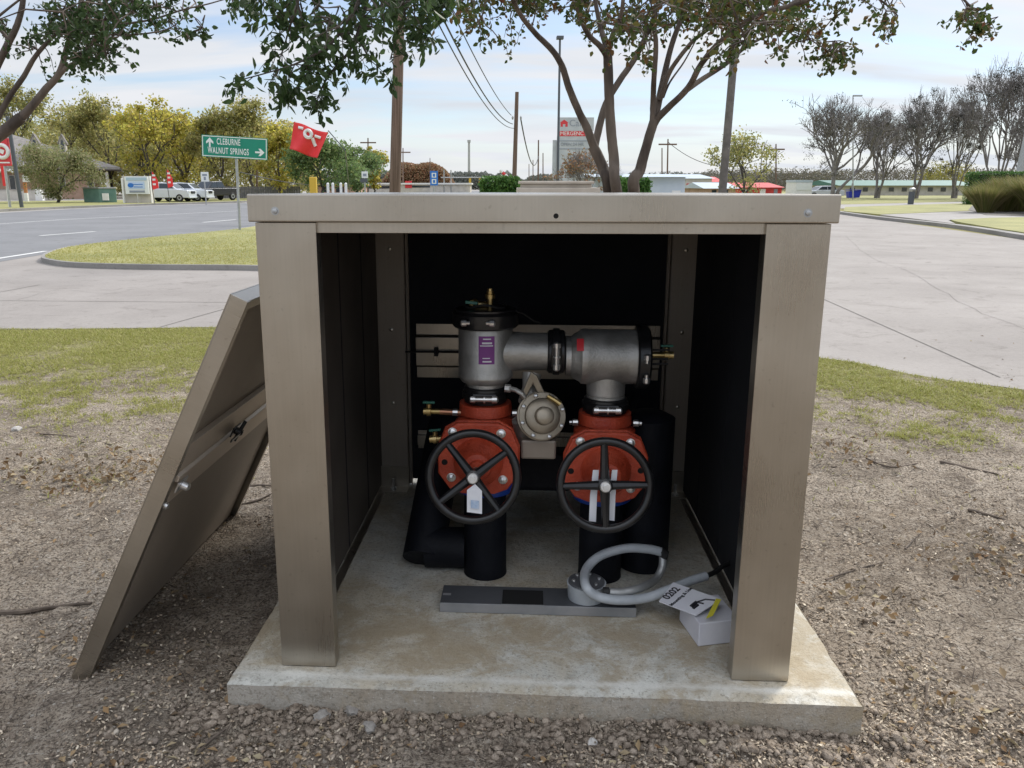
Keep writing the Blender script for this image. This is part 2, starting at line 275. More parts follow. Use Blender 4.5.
def pave_mat(name, c1, c2, speck=0.25):
    m, t, b = new_mat(name); n = t.nodes; l = t.links
    co = n.new('ShaderNodeTexCoord')
    a = n.new('ShaderNodeTexNoise'); a.inputs['Scale'].default_value = 0.45; a.inputs['Detail'].default_value = 9; a.inputs['Roughness'].default_value = 0.62; l.new(co.outputs['Object'], a.inputs[0])
    r = n.new('ShaderNodeValToRGB'); r.color_ramp.elements[0].position = 0.35; r.color_ramp.elements[1].position = 0.65
    r.color_ramp.elements[0].color = (*c1, 1); r.color_ramp.elements[1].color = (*c2, 1); l.new(a.outputs[0], r.inputs[0])
    s = n.new('ShaderNodeTexNoise'); s.inputs['Scale'].default_value = 22; s.inputs['Detail'].default_value = 6; s.inputs['Roughness'].default_value = 0.8; l.new(co.outputs['Object'], s.inputs[0])
    sv = mnode('SUBTRACT', s.outputs[0], 0.5, tree=t); sv = mnode('MULTIPLY_ADD', sv, speck*2, 1.0, tree=t)
    v = n.new('ShaderNodeVectorMath'); v.operation = 'SCALE'; l.new(r.outputs[0], v.inputs[0]); l.new(sv, v.inputs['Scale'])
    q = n.new('ShaderNodeTexNoise'); q.inputs['Scale'].default_value = 2.2; q.inputs['Detail'].default_value = 8; q.inputs['Roughness'].default_value = 0.75; q.inputs['Distortion'].default_value = 0.8; l.new(co.outputs['Object'], q.inputs[0])
    qr = n.new('ShaderNodeValToRGB'); qr.color_ramp.elements[0].position = 0.54; qr.color_ramp.elements[1].position = 0.72; qr.color_ramp.elements[0].color = (1, 1, 1, 1); qr.color_ramp.elements[1].color = (0.66, 0.64, 0.62, 1); l.new(q.outputs[0], qr.inputs[0])
    qm = n.new('ShaderNodeMix'); qm.data_type = 'RGBA'; qm.blend_type = 'MULTIPLY'; qm.inputs[0].default_value = 1; l.new(v.outputs[0], qm.inputs[6]); l.new(qr.outputs[0], qm.inputs[7])
    q2 = n.new('ShaderNodeTexNoise'); q2.inputs['Scale'].default_value = 9; q2.inputs['Detail'].default_value = 5; q2.inputs['Roughness'].default_value = 0.6; l.new(co.outputs['Object'], q2.inputs[0])
    q2r = n.new('ShaderNodeValToRGB'); q2r.color_ramp.elements[0].position = 0.66; q2r.color_ramp.elements[1].position = 0.72; q2r.color_ramp.elements[0].color = (1, 1, 1, 1); q2r.color_ramp.elements[1].color = (0.72, 0.70, 0.68, 1); l.new(q2.outputs[0], q2r.inputs[0])
    qn = n.new('ShaderNodeMix'); qn.data_type = 'RGBA'; qn.blend_type = 'MULTIPLY'; qn.inputs[0].default_value = 1; l.new(qm.outputs[2], qn.inputs[6]); l.new(q2r.outputs[0], qn.inputs[7])
    l.new(qn.outputs[2], b.inputs['Base Color']); b.inputs['Roughness'].default_value = 0.85
    bp = n.new('ShaderNodeBump'); bp.inputs['Strength'].default_value = 0.3; bp.inputs['Distance'].default_value = 0.01; l.new(s.outputs[0], bp.inputs['Height']); l.new(bp.outputs[0], b.inputs['Normal'])
    return m
M['drive'] = pave_mat('driveway_concrete', (0.242, 0.219, 0.200), (0.312, 0.285, 0.262))
M['kerb'] = pave_mat('kerb_concrete', (0.22, 0.21, 0.195), (0.31, 0.295, 0.28))
M['walk'] = pave_mat('sidewalk_concrete', (0.28, 0.262, 0.245), (0.35, 0.33, 0.31))
M['asphalt'] = pave_mat('worn_asphalt', (0.165, 0.166, 0.172), (0.205, 0.206, 0.212), 0.15)
M['joint'] = pm('joint_filler', (0.16, 0.145, 0.13), None, 5, 0.9)
M['lawn'] = pave_mat('lawn_turf', (0.21, 0.215, 0.075), (0.33, 0.31, 0.12), 0.7)
M['linepaint'] = pm('line_paint', (0.7, 0.7, 0.68), (0.55, 0.55, 0.53), 3, 0.7)

def ground_mat():
    m, t, b = new_mat('soil_and_turf'); n = t.nodes; l = t.links
    co = n.new('ShaderNodeTexCoord')
    def nz(scale, det, rgh=0.55, dist=0):
        x = n.new('ShaderNodeTexNoise'); x.inputs['Scale'].default_value = scale; x.inputs['Detail'].default_value = det
        x.inputs['Roughness'].default_value = rgh; x.inputs['Distortion'].default_value = dist; l.new(co.outputs['Object'], x.inputs[0]); return x.outputs[0]
    def ramp(v, a, b_, c1, c2):
        r = n.new('ShaderNodeValToRGB'); r.color_ramp.elements[0].position = a; r.color_ramp.elements[1].position = b_
        r.color_ramp.elements[0].color = (*c1, 1); r.color_ramp.elements[1].color = (*c2, 1); l.new(v, r.inputs[0]); return r.outputs[0]
    def mix(f, a, b_):
        x = n.new('ShaderNodeMix'); x.data_type = 'RGBA'; l.new(f, x.inputs[0])
        for i, v in ((6, a), (7, b_)):
            if isinstance(v, tuple): x.inputs[i].default_value = (*v, 1)
            else: l.new(v, x.inputs[i])
        return x.outputs[2]
    big = nz(1.1, 7, 0.6, 0.6); mid = nz(14, 8, 0.72); fine = nz(90, 5, 0.75)
    soil = ramp(big, 0.34, 0.66, (0.33, 0.265, 0.20), (0.64, 0.54, 0.43))
    soil = mix(ramp(mid, 0.46, 0.66, (0, 0, 0), (0.7,)*3), soil, (0.70, 0.61, 0.50))
    soil = mix(ramp(fine, 0.42, 0.53, (0.85,)*3, (0, 0, 0)), soil, (0.085, 0.066, 0.050))
    soil = mix(ramp(nz(4.2, 8, 0.75, 0.5), 0.50, 0.64, (0, 0, 0), (0.75,)*3), soil, (0.17, 0.135, 0.105))
    soil = mix(ramp(nz(1.7, 6, 0.65, 0.8), 0.48, 0.66, (0, 0, 0), (0.55,)*3), soil, (0.20, 0.165, 0.13))
    soil = mix(ramp(nz(60, 3), 0.62, 0.68, (0, 0, 0), (0.8,)*3), soil, (0.66, 0.60, 0.52))
    # turf where the soil ends
    g = nz(40, 5, 0.7)
    turf = ramp(g, 0.36, 0.66, (0.22, 0.20, 0.09), (0.42, 0.385, 0.19))
    s = n.new('ShaderNodeSeparateXYZ'); l.new(co.outputs['Object'], s.inputs[0])
    # distance beyond the ragged soil edge: y + 0.16 x - 5.7
    e = mnode('MULTIPLY_ADD', s.outputs[0], 0.13, s.outputs[1], tree=t)
    pn = nz(1.6, 6, 0.7); e = mnode('MULTIPLY_ADD', pn, 4.6, e, tree=t)
    f = mnode('SUBTRACT', e, 7.95, tree=t); f = mnode('MULTIPLY', f, 0.7, tree=t, clamp=True)
    gm = mnode('MULTIPLY_ADD', nz(7, 9, 0.85), 5.0, -2.5, tree=t); f = mnode('MULTIPLY_ADD', f, 1.7, gm, tree=t); f = mnode('SUBTRACT', f, 0.9, tree=t); f = mnode('MULTIPLY', f, 2.2, tree=t, clamp=True)
    colr = mix(f, soil, turf)
    l.new(colr, b.inputs['Base Color']); b.inputs['Roughness'].default_value = 0.95; b.inputs['Specular IOR Level'].default_value = 0.15
    cr1 = n.new('ShaderNodeTexVoronoi'); cr1.feature = 'DISTANCE_TO_EDGE'; cr1.inputs['Scale'].default_value = 9; 
    wv = n.new('ShaderNodeVectorMath'); wv.operation = 'ADD'; wn = n.new('ShaderNodeTexNoise'); wn.inputs['Scale'].default_value = 8; l.new(co.outputs['Object'], wn.inputs[0])
    ws = n.new('ShaderNodeVectorMath'); ws.operation = 'SCALE'; ws.inputs['Scale'].default_value = 0.18; l.new(wn.outputs['Color'], ws.inputs[0]); l.new(co.outputs['Object'], wv.inputs[0]); l.new(ws.outputs[0], wv.inputs[1]); l.new(wv.outputs[0], cr1.inputs['Vector'])
    ck = ramp(cr1.outputs['Distance'], 0.0, 0.035, (0, 0, 0), (1, 1, 1))
    h = mnode('MULTIPLY_ADD', fine, 0.35, mid, tree=t); h = mnode('MULTIPLY_ADD', ck, 0.25, h, tree=t)
    bp = n.new('ShaderNodeBump'); bp.inputs['Strength'].default_value = 1.0; bp.inputs['Distance'].default_value = 0.05; l.new(h, bp.inputs['Height']); l.new(bp.outputs[0], b.inputs['Normal'])
    return m
M['ground'] = ground_mat()

# ------------------------------------------------------------------ mesh helpers
class MB:
    def __init__(s): s.v = []; s.f = []
    def add(s, vs, fs):
        o = len(s.v); s.v += [tuple(v) for v in vs]; s.f += [tuple(i+o for i in f) for f in fs]; return s
    def box(s, x0, x1, y0, y1, z0, z1, m=None):
        vs = [Vector(p) for p in ((x0,y0,z0),(x1,y0,z0),(x1,y1,z0),(x0,y1,z0),(x0,y0,z1),(x1,y0,z1),(x1,y1,z1),(x0,y1,z1))]
        if m: vs = [m @ v for v in vs]
        return s.add(vs, [(0,3,2,1),(4,5,6,7),(0,1,5,4),(1,2,6,5),(2,3,7,6),(3,0,4,7)])
    def tube(s, pts, rad, n=8, caps=True, jit=0):
        pts = [Vector(p) for p in pts]
        if not hasattr(rad, '__len__'): rad = [rad]*len(pts)
        rings = []; up = None
        for i, p in enumerate(pts):
            d = (pts[min(i+1, len(pts)-1)]-pts[max(i-1, 0)])
            d = d.normalized() if d.length > 1e-9 else Vector((0, 0, 1))
            if up is None: up = Vector((0, 0, 1)) if abs(d.z) < 0.9 else Vector((1, 0, 0))
            a = d.cross(up)
            if a.length < 1e-6: a = d.orthogonal()
            a.normalize(); b = a.cross(d).normalized(); up = b
            rings.append([p + (a*math.cos(2*math.pi*k/n)+b*math.sin(2*math.pi*k/n))*rad[i]*(1+(random.uniform(-jit, jit) if jit else 0)) for k in range(n)])
        o = len(s.v)
        for r in rings: s.v += [tuple(v) for v in r]
        for i in range(len(rings)-1):
            for k in range(n):
                k2 = (k+1) % n; s.f.append((o+i*n+k, o+i*n+k2, o+(i+1)*n+k2, o+(i+1)*n+k))
        if caps:
            s.f.append(tuple(o+k for k in range(n))[::-1]); s.f.append(tuple(o+(len(rings)-1)*n+k for k in range(n)))
        return s
    def lathe(s, base, axis, prof, n=28):           # prof: (distance along axis, radius)
        base = Vector(base); axis = Vector(axis).normalized()
        a = axis.orthogonal().normalized(); b = axis.cross(a)
        o = len(s.v)
        for h, r in prof:
            for k in range(n):
                t = 2*math.pi*(k+0.5)/n
                s.v.append(tuple(base+axis*h+(a*math.cos(t)+b*math.sin(t))*max(r, 1e-4)))
        for i in range(len(prof)-1):
            for k in range(n):
                k2 = (k+1) % n; s.f.append((o+i*n+k, o+i*n+k2, o+(i+1)*n+k2, o+(i+1)*n+k))
        s.f.append(tuple(o+k for k in range(n))[::-1]); s.f.append(tuple(o+(len(prof)-1)*n+k for k in range(n)))
        return s
    def torus(s, c, axis, R0, r0, n=48, k=12):
        c = Vector(c); axis = Vector(axis).normalized(); a = axis.orthogonal().normalized(); b = axis.cross(a); o = len(s.v)
        for i in range(n):
            t = 2*math.pi*i/n; d = a*math.cos(t)+b*math.sin(t)
            for j in range(k):
                u = 2*math.pi*j/k; s.v.append(tuple(c+d*(R0+r0*math.cos(u))+axis*r0*math.sin(u)))
        for i in range(n):
            for j in range(k):
                s.f.append((o+i*k+j, o+((i+1)%n)*k+j, o+((i+1)%n)*k+(j+1)%k, o+i*k+(j+1)%k))
        return s
    def prism(s, poly, d, m=None):                   # poly: list of 3-D points, extruded by vector d
        poly = [Vector(p) for p in poly]; d = Vector(d); n = len(poly)
        vs = poly+[p+d for p in poly]
        if m: vs = [m @ v for v in vs]
        return s.add(vs, [tuple(range(n))[::-1], tuple(range(n, 2*n))]+[(i, (i+1) % n, n+(i+1) % n, n+i) for i in range(n)])
    def build(s, name, mat, parent=None, smooth=False, bevel=0, origin=None, auto=None, seg=2):
        me = bpy.data.meshes.new(name)
        vs = s.v
        if origin is not None:
            ox, oy, oz = origin; vs = [(v[0]-ox, v[1]-oy, v[2]-oz) for v in vs]
        me.from_pydata(vs, [], s.f); 
        bm = bmesh.new(); bm.from_mesh(me); bmesh.ops.recalc_face_normals(bm, faces=bm.faces); bm.to_mesh(me); bm.free()
        me.materials.append(M[mat] if isinstance(mat, str) else mat)
        if smooth:
            me.polygons.foreach_set('use_smooth', [True]*len(me.polygons))
            me.set_sharp_from_angle(angle=R(auto or 40))
        o = bpy.data.objects.new(name, me); COL.objects.link(o)
        if origin is not None: o.location = origin
        if parent: o.parent = parent
        if bevel:
            b = o.modifiers.new('bevel', 'BEVEL'); b.width = bevel; b.segments = seg; b.limit_method = 'ANGLE'; b.angle_limit = R(40)
        return o
def tag(o, label=None, cat=None, group=None, kind=None):
    if label: o['label'] = label
    if cat: o['category'] = cat
    if group: o['group'] = group
    if kind: o['kind'] = kind
    return o
def empty(name, loc=(0, 0, 0), label=None, cat=None, group=None, matrix=None):
    o = bpy.data.objects.new(name, None); COL.objects.link(o); o.empty_display_size = 0.1
    if matrix is not None: o.matrix_world = matrix
    else: o.location = loc
    return tag(o, label, cat, group)
def copy_tree(o, parent=None):
    c = o.copy(); COL.objects.link(c); c.parent = parent
    for ch in list(o.children): copy_tree(ch, c)
    return c
def fastmesh(name, V, F, mat, parent=None, smooth=False):   # V (n,3) array, F (m,k) array with constant k
    me = bpy.data.meshes.new(name); V = np.asarray(V, np.float32); F = np.asarray(F, np.int32); k = F.shape[1]
    me.vertices.add(len(V)); me.vertices.foreach_set('co', V.ravel())
    me.loops.add(F.size); me.loops.foreach_set('vertex_index', F.ravel())
    me.polygons.add(len(F)); me.polygons.foreach_set('loop_start', np.arange(0, F.size, k, dtype=np.int32)); me.polygons.foreach_set('loop_total', np.full(len(F), k, np.int32))
    if smooth: me.polygons.foreach_set('use_smooth', np.ones(len(F), bool))
    me.update(calc_edges=True); me.validate()
    me.materials.append(M[mat]); o = bpy.data.objects.new(name, me); COL.objects.link(o)
    if parent: o.parent = parent
    return o
def text(name, body, size, mat, matrix, parent=None, font_space=1.0, depth=0.002, sx=1.0, bold=0.0):
    cu = bpy.data.curves.new(name, 'FONT'); cu.body = body; cu.size = size; cu.extrude = depth; cu.align_x = 'CENTER'; cu.align_y = 'CENTER'
    cu.space_character = font_space; cu.offset = bold
    to = bpy.data.objects.new(name, cu); COL.objects.link(to)
    dg = bpy.context.evaluated_depsgraph_get(); me = bpy.data.meshes.new_from_object(to.evaluated_get(dg))
    bpy.data.objects.remove(to); me.transform(Matrix.Diagonal((sx, 1, 1, 1))); me.transform(matrix)
    me.materials.clear(); me.materials.append(M[mat]); o = bpy.data.objects.new(name, me); COL.objects.link(o)
    if parent: o.parent = parent
    return o
def unit(v): return v/np.maximum(np.linalg.norm(v, axis=-1, keepdims=True), 1e-9)
def leaves(name, P, size, mat, parent=None, hang=0.3, aspect=0.5, var=0.35, fold=0.15):
    """one mesh of pointed, slightly folded leaves at the points P"""
    P = np.asarray(P, float); n = len(P); s = size*(1+rng.uniform(-var, var, n))
    d = rng.normal(size=(n, 3)); d[:, 2] -= hang*1.6; d = unit(d)
    u = unit(np.cross(d, rng.normal(size=(n, 3)))); w = np.cross(d, u)
    S = s[:, None]
    a = P; b = P+d*S*0.38+u*S*aspect*0.5+w*S*fold; c = P+d*S*0.75+u*S*aspect*0.36+w*S*fold*0.7; e = P+d*S
    f = P+d*S*0.75-u*S*aspect*0.36+w*S*fold*0.7; g = P+d*S*0.38-u*S*aspect*0.5+w*S*fold
    V = np.stack([a, b, c, e, f, g], 1).reshape(-1, 3); k = np.arange(n)[:, None]*6
    F = np.concatenate([k+np.array([[0, 1, 2, 3]]), k+np.array([[0, 3, 4, 5]])], 0)
    return fastmesh(name, V, F, mat, parent)
def quads(name, P, size, mat, parent=None, flat=0.0, aspect=0.7, var=0.4):
    """cheap far foliage: small ragged triangles-pairs"""
    P = np.asarray(P, float); n = len(P); s = (size*(1+rng.uniform(-var, var, n)))[:, None]
    d = unit(rng.normal(size=(n, 3))); u = unit(np.cross(d, rng.normal(size=(n, 3))))
    V = np.stack([P-d*s*0.5, P+u*s*aspect*0.5, P+d*s*0.5, P-u*s*aspect*0.5], 1).reshape(-1, 3)
    F = np.arange(n)[:, None]*4+np.array([[0, 1, 2, 3]])
    return fastmesh(name, V, F, mat, parent)

# ================================================================== SETTING: ground
def gh(x, y):
    """height of the bare soil near the enclosure"""
    fade = max(0.0, min(1.0, (7.0-y)/2.2)) * max(0.0, min(1.0, (7.0-abs(x))/2.0)) * max(0.0, min(1.0, (y+4)/2.0))
    if fade <= 0: return GZ
    p = Vector((x, y, 0))
    h = 0.030*(noise.noise(p*0.8+Vector((3, 1, 0)))) + 0.020*noise.noise(p*3.1) + 0.014*noise.noise(p*8.3+Vector((0, 5, 2))) + 0.011*abs(noise.noise(p*16+Vector((4, 4, 4)))) + 0.008*noise.noise(p*27)
    # rubble and clods are coarser just in front of the slab
    q = BOXI @ Vector((x, y, 0)); fr = math.exp(-((q.y+0.22)/0.16)**2) if abs(q.x) < 1.1 else 0
    h += fr*(0.020*noise.noise(p*14+Vector((9, 0, 0)))+0.012*abs(noise.noise(p*30)))
    # keep soil below the slab top, and level under the leaning panel
    return GZ+h*fade
def axis_lines(a, b, step, far, grow=1.35):
    c = list(np.arange(a, b+1e-6, step)); st = step; lo = a; hi = b
    pre = []; post = []
    st = step
    while lo > -far: st *= grow; lo -= st; pre.append(lo)
    st = step
    while hi < far: st *= grow; hi += st; post.append(hi)
    return pre[::-1]+c+post
xs = axis_lines(-2.6, 3.0, 0.016, 3000); ys = axis_lines(1.6, 4.6, 0.016, 3000, 1.12)
gv = np.empty((len(ys)*len(xs), 3)); i = 0
for y in ys:
    for x in xs:
        gv[i] = (x, y, gh(x, y)); i += 1
nx = len(xs); idx = np.arange(len(ys)*nx).reshape(len(ys), nx)
gf = np.stack([idx[:-1, :-1], idx[:-1, 1:], idx[1:, 1:], idx[1:, :-1]], -1).reshape(-1, 4)
tag(fastmesh('ground', gv, gf, 'ground', smooth=True), kind='structure')

def flat(name, pts, mat, z, th=0.0, kind='structure'):
    """a level sheet (or raised slab) from plan points"""
    bm = bmesh.new(); vs = [bm.verts.new((p[0], p[1], z)) for p in pts]; f = bm.faces.new(vs)
    if f.normal.z < 0: f.normal_flip()
    bm.normal_update()
    if th:
        r = bmesh.ops.extrude_face_region(bm, geom=[f]); 
        for v in [g for g in r['geom'] if isinstance(g, bmesh.types.BMVert)]: v.co.z += th
        bmesh.ops.recalc_face_normals(bm, faces=bm.faces)
    bmesh.ops.triangulate(bm, faces=[f for f in bm.faces if len(f.verts) > 4])
    me = bpy.data.meshes.new(name); bm.to_mesh(me); bm.free(); me.materials.append(M[mat])
    o = bpy.data.objects.new(name, me); COL.objects.link(o); return tag(o, kind=kind)
g = lambda a, b: tuple(G(a, b)[:2])
def smooth_poly(pts, n=6):
    P = [Vector((p[0], p[1], 0)) for p in pts]; out = []
    for i in range(len(P)-1):
        p0 = P[max(i-1, 0)]; p1 = P[i]; p2 = P[i+1]; p3 = P[min(i+2, len(P)-1)]
        for k in range(n):
            t = k/n
            out.append(tuple((0.5*((2*p1)+(p2-p0)*t+(2*p0-5*p1+4*p2-p3)*t*t+(3*p1-p0-3*p2+p3)*t**3))[:2]))
    out.append(tuple(P[-1][:2])); return out
near_edge = smooth_poly([(-70, 10.2), (-20, 9.0), g(0, 329), g(215, 327.5), (0.6, 8.75), g(820, 358), g(1024, 390), (9, 3.4), (16, -4), (30, -20)])
pave = near_edge+[(120, -20), (120, 12), (40, 18), g(1024, 240), g(843, 214.5), g(700, 206), g(500, 205), g(240, 232), (-30, 24), (-70, 24)]
flat('driveway', pave, 'drive', GZ+0.004)
road = [g(-420, 330), g(0, 262), g(48, 254), g(85, 247), g(240, 230), g(330, 214), g(420, 200), g(482, 192), g(497, 190), g(405, 194.5), g(240, 202.6), g(150, 205.3), g(70, 208.5), g(0, 212), g(-200, 226), g(-700, 262)]
flat('road', road, 'asphalt', GZ+0.008)
def strip(name, pts, w, mat, z, th=0.0):
    P = [Vector((p[0], p[1])) for p in pts]; Lf = []; Rt = []
    for i, p in enumerate(P):
        d = (P[min(i+1, len(P)-1)]-P[max(i-1, 0)]).normalized(); nrm = Vector((-d.y, d.x))
        Lf.append(p+nrm*w/2); Rt.append(p-nrm*w/2)
    mb = MB(); n = len(P)
    if th == 0:
        mb.add([(v.x, v.y, z) for v in Lf]+[(v.x, v.y, z) for v in Rt], [(i, i+1, n+i+1, n+i) for i in range(n-1)])
    else:
        for a in range(n-1):
            q = [Lf[a], Lf[a+1], Rt[a+1], Rt[a]]
            mb.prism([(v.x, v.y, z) for v in q], (0, 0, th))
    return tag(mb.build(name, mat), kind='structure')
# grass island with its kerb
isl = smooth_poly([g(300, 274), g(255, 270.5), g(150, 269.5), g(80, 267.5), g(52, 264), g(46, 260.5), g(56, 255), g(80, 249.5), g(150, 241), g(240, 231.5), g(300, 222), g(420, 206)])
isl_full = isl+[g(640, 206), g(700, 215), g(640, 268)]
flat('island_lawn', isl_full, 'lawn', GZ-0.05, 0.155)
strip('kerb_of_island', isl, 0.16, 'kerb', GZ-0.05, 0.152)
strip('gutter', [g(-200, 227.4), g(0, 212.7), g(70, 209.1), g(150, 205.9), g(240, 203.2), g(330, 198.6)], 0.9, 'walk', GZ+0.012)
strip('far_kerb', [g(-200, 226), g(0, 211.6), g(70, 208.3), g(150, 205.3), g(240, 202.7), g(330, 198.2)], 0.3, 'kerb', GZ, 0.14)
# far verge and car park on the left
flat('verge_lawn', [g(-300, 233), g(0, 211.3), g(70, 208), g(150, 205.1), g(240, 202.5), g(330, 198), g(330, 196), g(240, 198.4), g(110, 200.2), g(0, 201.5), g(-300, 208)], 'lawn', GZ+0.012)
flat('car_park', [g(-300, 208), g(0, 201.5), g(110, 200.2), g(240, 198.4), g(330, 196), g(480, 191), g(480, 188.5), g(0, 190), g(-300, 190)], 'walk', GZ+0.016)
# lane paint
for a, b_, w in (((-60, 268), (46, 251.5), 0.14),): strip('lane_paint', [g(*a), g(*b_)], w, 'linepaint', GZ+0.012)
for a, b_ in (((40, 236), (95, 231.8)), ((203, 222.6), (236, 219.8)), ((-110, 250), (-40, 243.5))): strip('lane_paint', [g(*a), g(*b_)], 0.17, 'linepaint', GZ+0.012)
strip('lane_paint', [g(-100, 231), g(60, 220), g(240, 211)], 0.12, 'linepaint', GZ+0.012)
# driveway joints
for a, b_ in (((820, 298), (1000, 378)), ((160, 327.6), (226, 309)), ((0, 301), (255, 303)), ((852, 262), (1024, 268)), ((40, 285), (-200, 330))):
    strip('pavement_joint', [g(*a), g(*b_)], 0.016, 'joint', GZ+0.0075)
strip('pavement_joint', [g(215, 329), g(160, 328.4), g(0, 330.2), g(-100, 332)], 0.03, 'joint', GZ+0.0078)
for pix in ([(846, 236), (858, 248), (880, 262), (905, 270), (940, 290), (975, 310), (1030, 332)], [(20, 300), (60, 290), (110, 294), (170, 284), (250, 288)]):
    P_ = smooth_poly([g(*q) for q in pix], 5); P_ = [(x+random.gauss(0, 0.02), y+random.gauss(0, 0.03)) for x, y in P_]; strip('pavement_crack', P_, 0.005, 'joint', GZ+0.0082)
# right side: kerb, lawns, path, far street
kr = smooth_poly([g(838, 213.5), g(880, 219.5), g(955, 228), g(1024, 239), g(1120, 256), g(1300, 290)])
strip('right_kerb', kr, 0.34, 'kerb', GZ, 0.13)
flat('right_lawn', [g(843, 213), g(880, 216.8), g(975, 212.5), g(972, 204.5), g(845, 208.8)], 'lawn', GZ, 0.12)
flat('path', [g(880, 217.0), g(955, 226.6), g(948, 223), g(990, 220.5), g(1120, 218), g(1120, 212), g(975, 212.7)], 'walk', GZ, 0.115)
flat('front_lawn', smooth_poly([g(950, 222.8), g(962, 226), g(1024, 236.8), g(1120, 252)])+[g(1300, 286), g(1300, 222), g(1120, 218.2), g(990, 220.7)], 'lawn', GZ, 0.13)
flat('side_street', [g(700, 206), g(845, 208.6), g(972, 204.3), g(1100, 201), g(1100, 199), g(972, 201.5), g(845, 204.6), g(640, 203)], 'walk', GZ+0.012)
flat('park_lawn', [g(560, 203), g(845, 204.2), g(972, 201.2), g(1200, 198), g(1200, 191.5), g(845, 192), g(560, 192)], 'lawn', GZ+0.006)
flat('grass_bed', [g(968, 212), g(975, 204), g(1200, 200), g(1200, 224), g(985, 217.5)], 'joint', GZ, 0.13)

# ================================================================== the slab and the enclosure
bm = bmesh.new(); bmesh.ops.create_cube(bm, size=1)
bmesh.ops.bevel(bm, geom=[e for e in bm.edges], offset=0.012, offset_type='ABSOLUTE', segments=3, affect='EDGES') if False else None
bmesh.ops.subdivide_edges(bm, edges=bm.edges[:], cuts=70, use_grid_fill=True)
for v in bm.verts:
    x, y, z = v.co; X = -0.904+(x+0.5)*1.851; Y = -0.096+(y+0.5)*1.896; Z = -0.30+(z+0.5)*0.30
    # rounded, slightly chipped arris
    ex_ = min(X+0.904, 0.947-X); ey_ = min(Y+0.096, 1.80-Y); dd_ = min(ex_, ey_)
    if z > 0.499 and dd_ < 0.03: Z -= 0.005*(1-dd_/0.03)**2*(1+1.2*noise.noise(Vector((X*9, Y*9, 0))))
    p_ = Vector((X*4, Y*4, Z*4)); j_ = 0.004*noise.noise(p_)+0.003*noise.noise(p_*4)
    if Z < -0.004:
        if ey_ < 1e-4: Y += (-1 if Y < 0.5 else 1)*(j_+0.003)
        if ex_ < 1e-4: X += (-1 if X < 0 else 1)*(j_+0.003)
    elif dd_ < 0.02: Z += -abs(0.003*noise.noise(p_*6))
    v.co = (X, Y, Z)
me = bpy.data.meshes.new('concrete_slab'); bm.to_mesh(me); bm.free(); me.materials.append(M['slab']); me.polygons.foreach_set('use_smooth', [True]*len(me.polygons)); me.set_sharp_from_angle(angle=R(50))
so = bpy.data.objects.new('concrete_slab', me); COL.objects.link(so); so.matrix_world = BOXM
tag(so, 'stained concrete slab under the open metal utility enclosure', 'slab')

enc = empty('utility_enclosure', matrix=BOXM, label='large open bronze toned sheet metal enclosure standing on a concrete slab', cat='enclosure')
HW, DP, ZT, ZL = 0.769, 1.66, 1.426, 1.352
for s in (-1, 1):
    a, b_ = sorted((s*HW, s*(HW-0.167)))
    mb = MB().box(a, b_, 0, 0.004, 0.003, ZL-0.002)                     # face
    i0, i1 = sorted((s*(HW-0.167), s*(HW-0.164)))
    mb.box(i0, i1, 0.004, 0.052, 0.003, ZL-0.002)                       # inner return
    o0, o1 = sorted((s*HW, s*(HW-0.003)))
    mb.box(o0, o1, 0.004, 0.05, 0.003, ZL-0.002)
    mb.build('front_post', 'sheet', enc, bevel=0.0012)
    # side wall: metal outside, dark liner inside
    w0, w1 = sorted((s*(HW-0.001), s*(HW-0.006)))
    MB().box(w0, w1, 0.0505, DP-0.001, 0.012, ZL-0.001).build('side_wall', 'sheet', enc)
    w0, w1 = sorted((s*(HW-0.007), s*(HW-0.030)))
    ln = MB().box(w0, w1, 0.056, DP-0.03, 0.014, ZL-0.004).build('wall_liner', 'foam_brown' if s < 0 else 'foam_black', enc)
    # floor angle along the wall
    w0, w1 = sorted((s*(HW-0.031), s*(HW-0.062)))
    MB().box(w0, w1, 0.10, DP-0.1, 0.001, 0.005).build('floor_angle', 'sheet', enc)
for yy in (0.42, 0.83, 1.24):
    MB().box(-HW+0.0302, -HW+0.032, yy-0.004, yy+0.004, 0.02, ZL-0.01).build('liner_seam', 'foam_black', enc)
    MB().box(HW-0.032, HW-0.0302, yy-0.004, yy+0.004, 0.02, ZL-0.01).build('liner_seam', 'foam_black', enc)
# header lip under the lid
MB().box(-(HW-0.1635), HW-0.1635, 0.012, 0.016, ZL-0.03, ZL-0.001).box(-(HW-0.1635), HW-0.1635, 0.016, 0.05, ZL-0.03, ZL-0.027).build('header_rail', 'sheet', enc, bevel=0.001)
# lid
OV = 0.0146
lid = MB().box(-HW-OV, HW+OV, -OV, DP+OV, ZL, ZT)
lid.build('lid', 'sheet', enc, bevel=0.004, seg=3)
MB().box(-HW+0.01, HW-0.01, 0.06, DP-0.035, ZL-0.016, ZL-0.002).build('lid_liner', 'foam_black', enc)
for px, py in ((275, 211), (808, 213)):
    p = L(px, py, -OV); 
    MB().lathe((p.x, -OV+0.001, p.z), (0, -1, 0), [(0, 0.0115), (0.0015, 0.0115), (0.0016, 0.0075), (0.006, 0.0065), (0.0075, 0.003)], 14).build('lid_screw', 'galv', enc, smooth=True)
p = L(556, 216, -OV)
MB().lathe((p.x, -OV+0.001, p.z), (0, -1, 0), [(0, 0.007), (0.0015, 0.007)], 14).build('lock_hole', 'hole', enc)
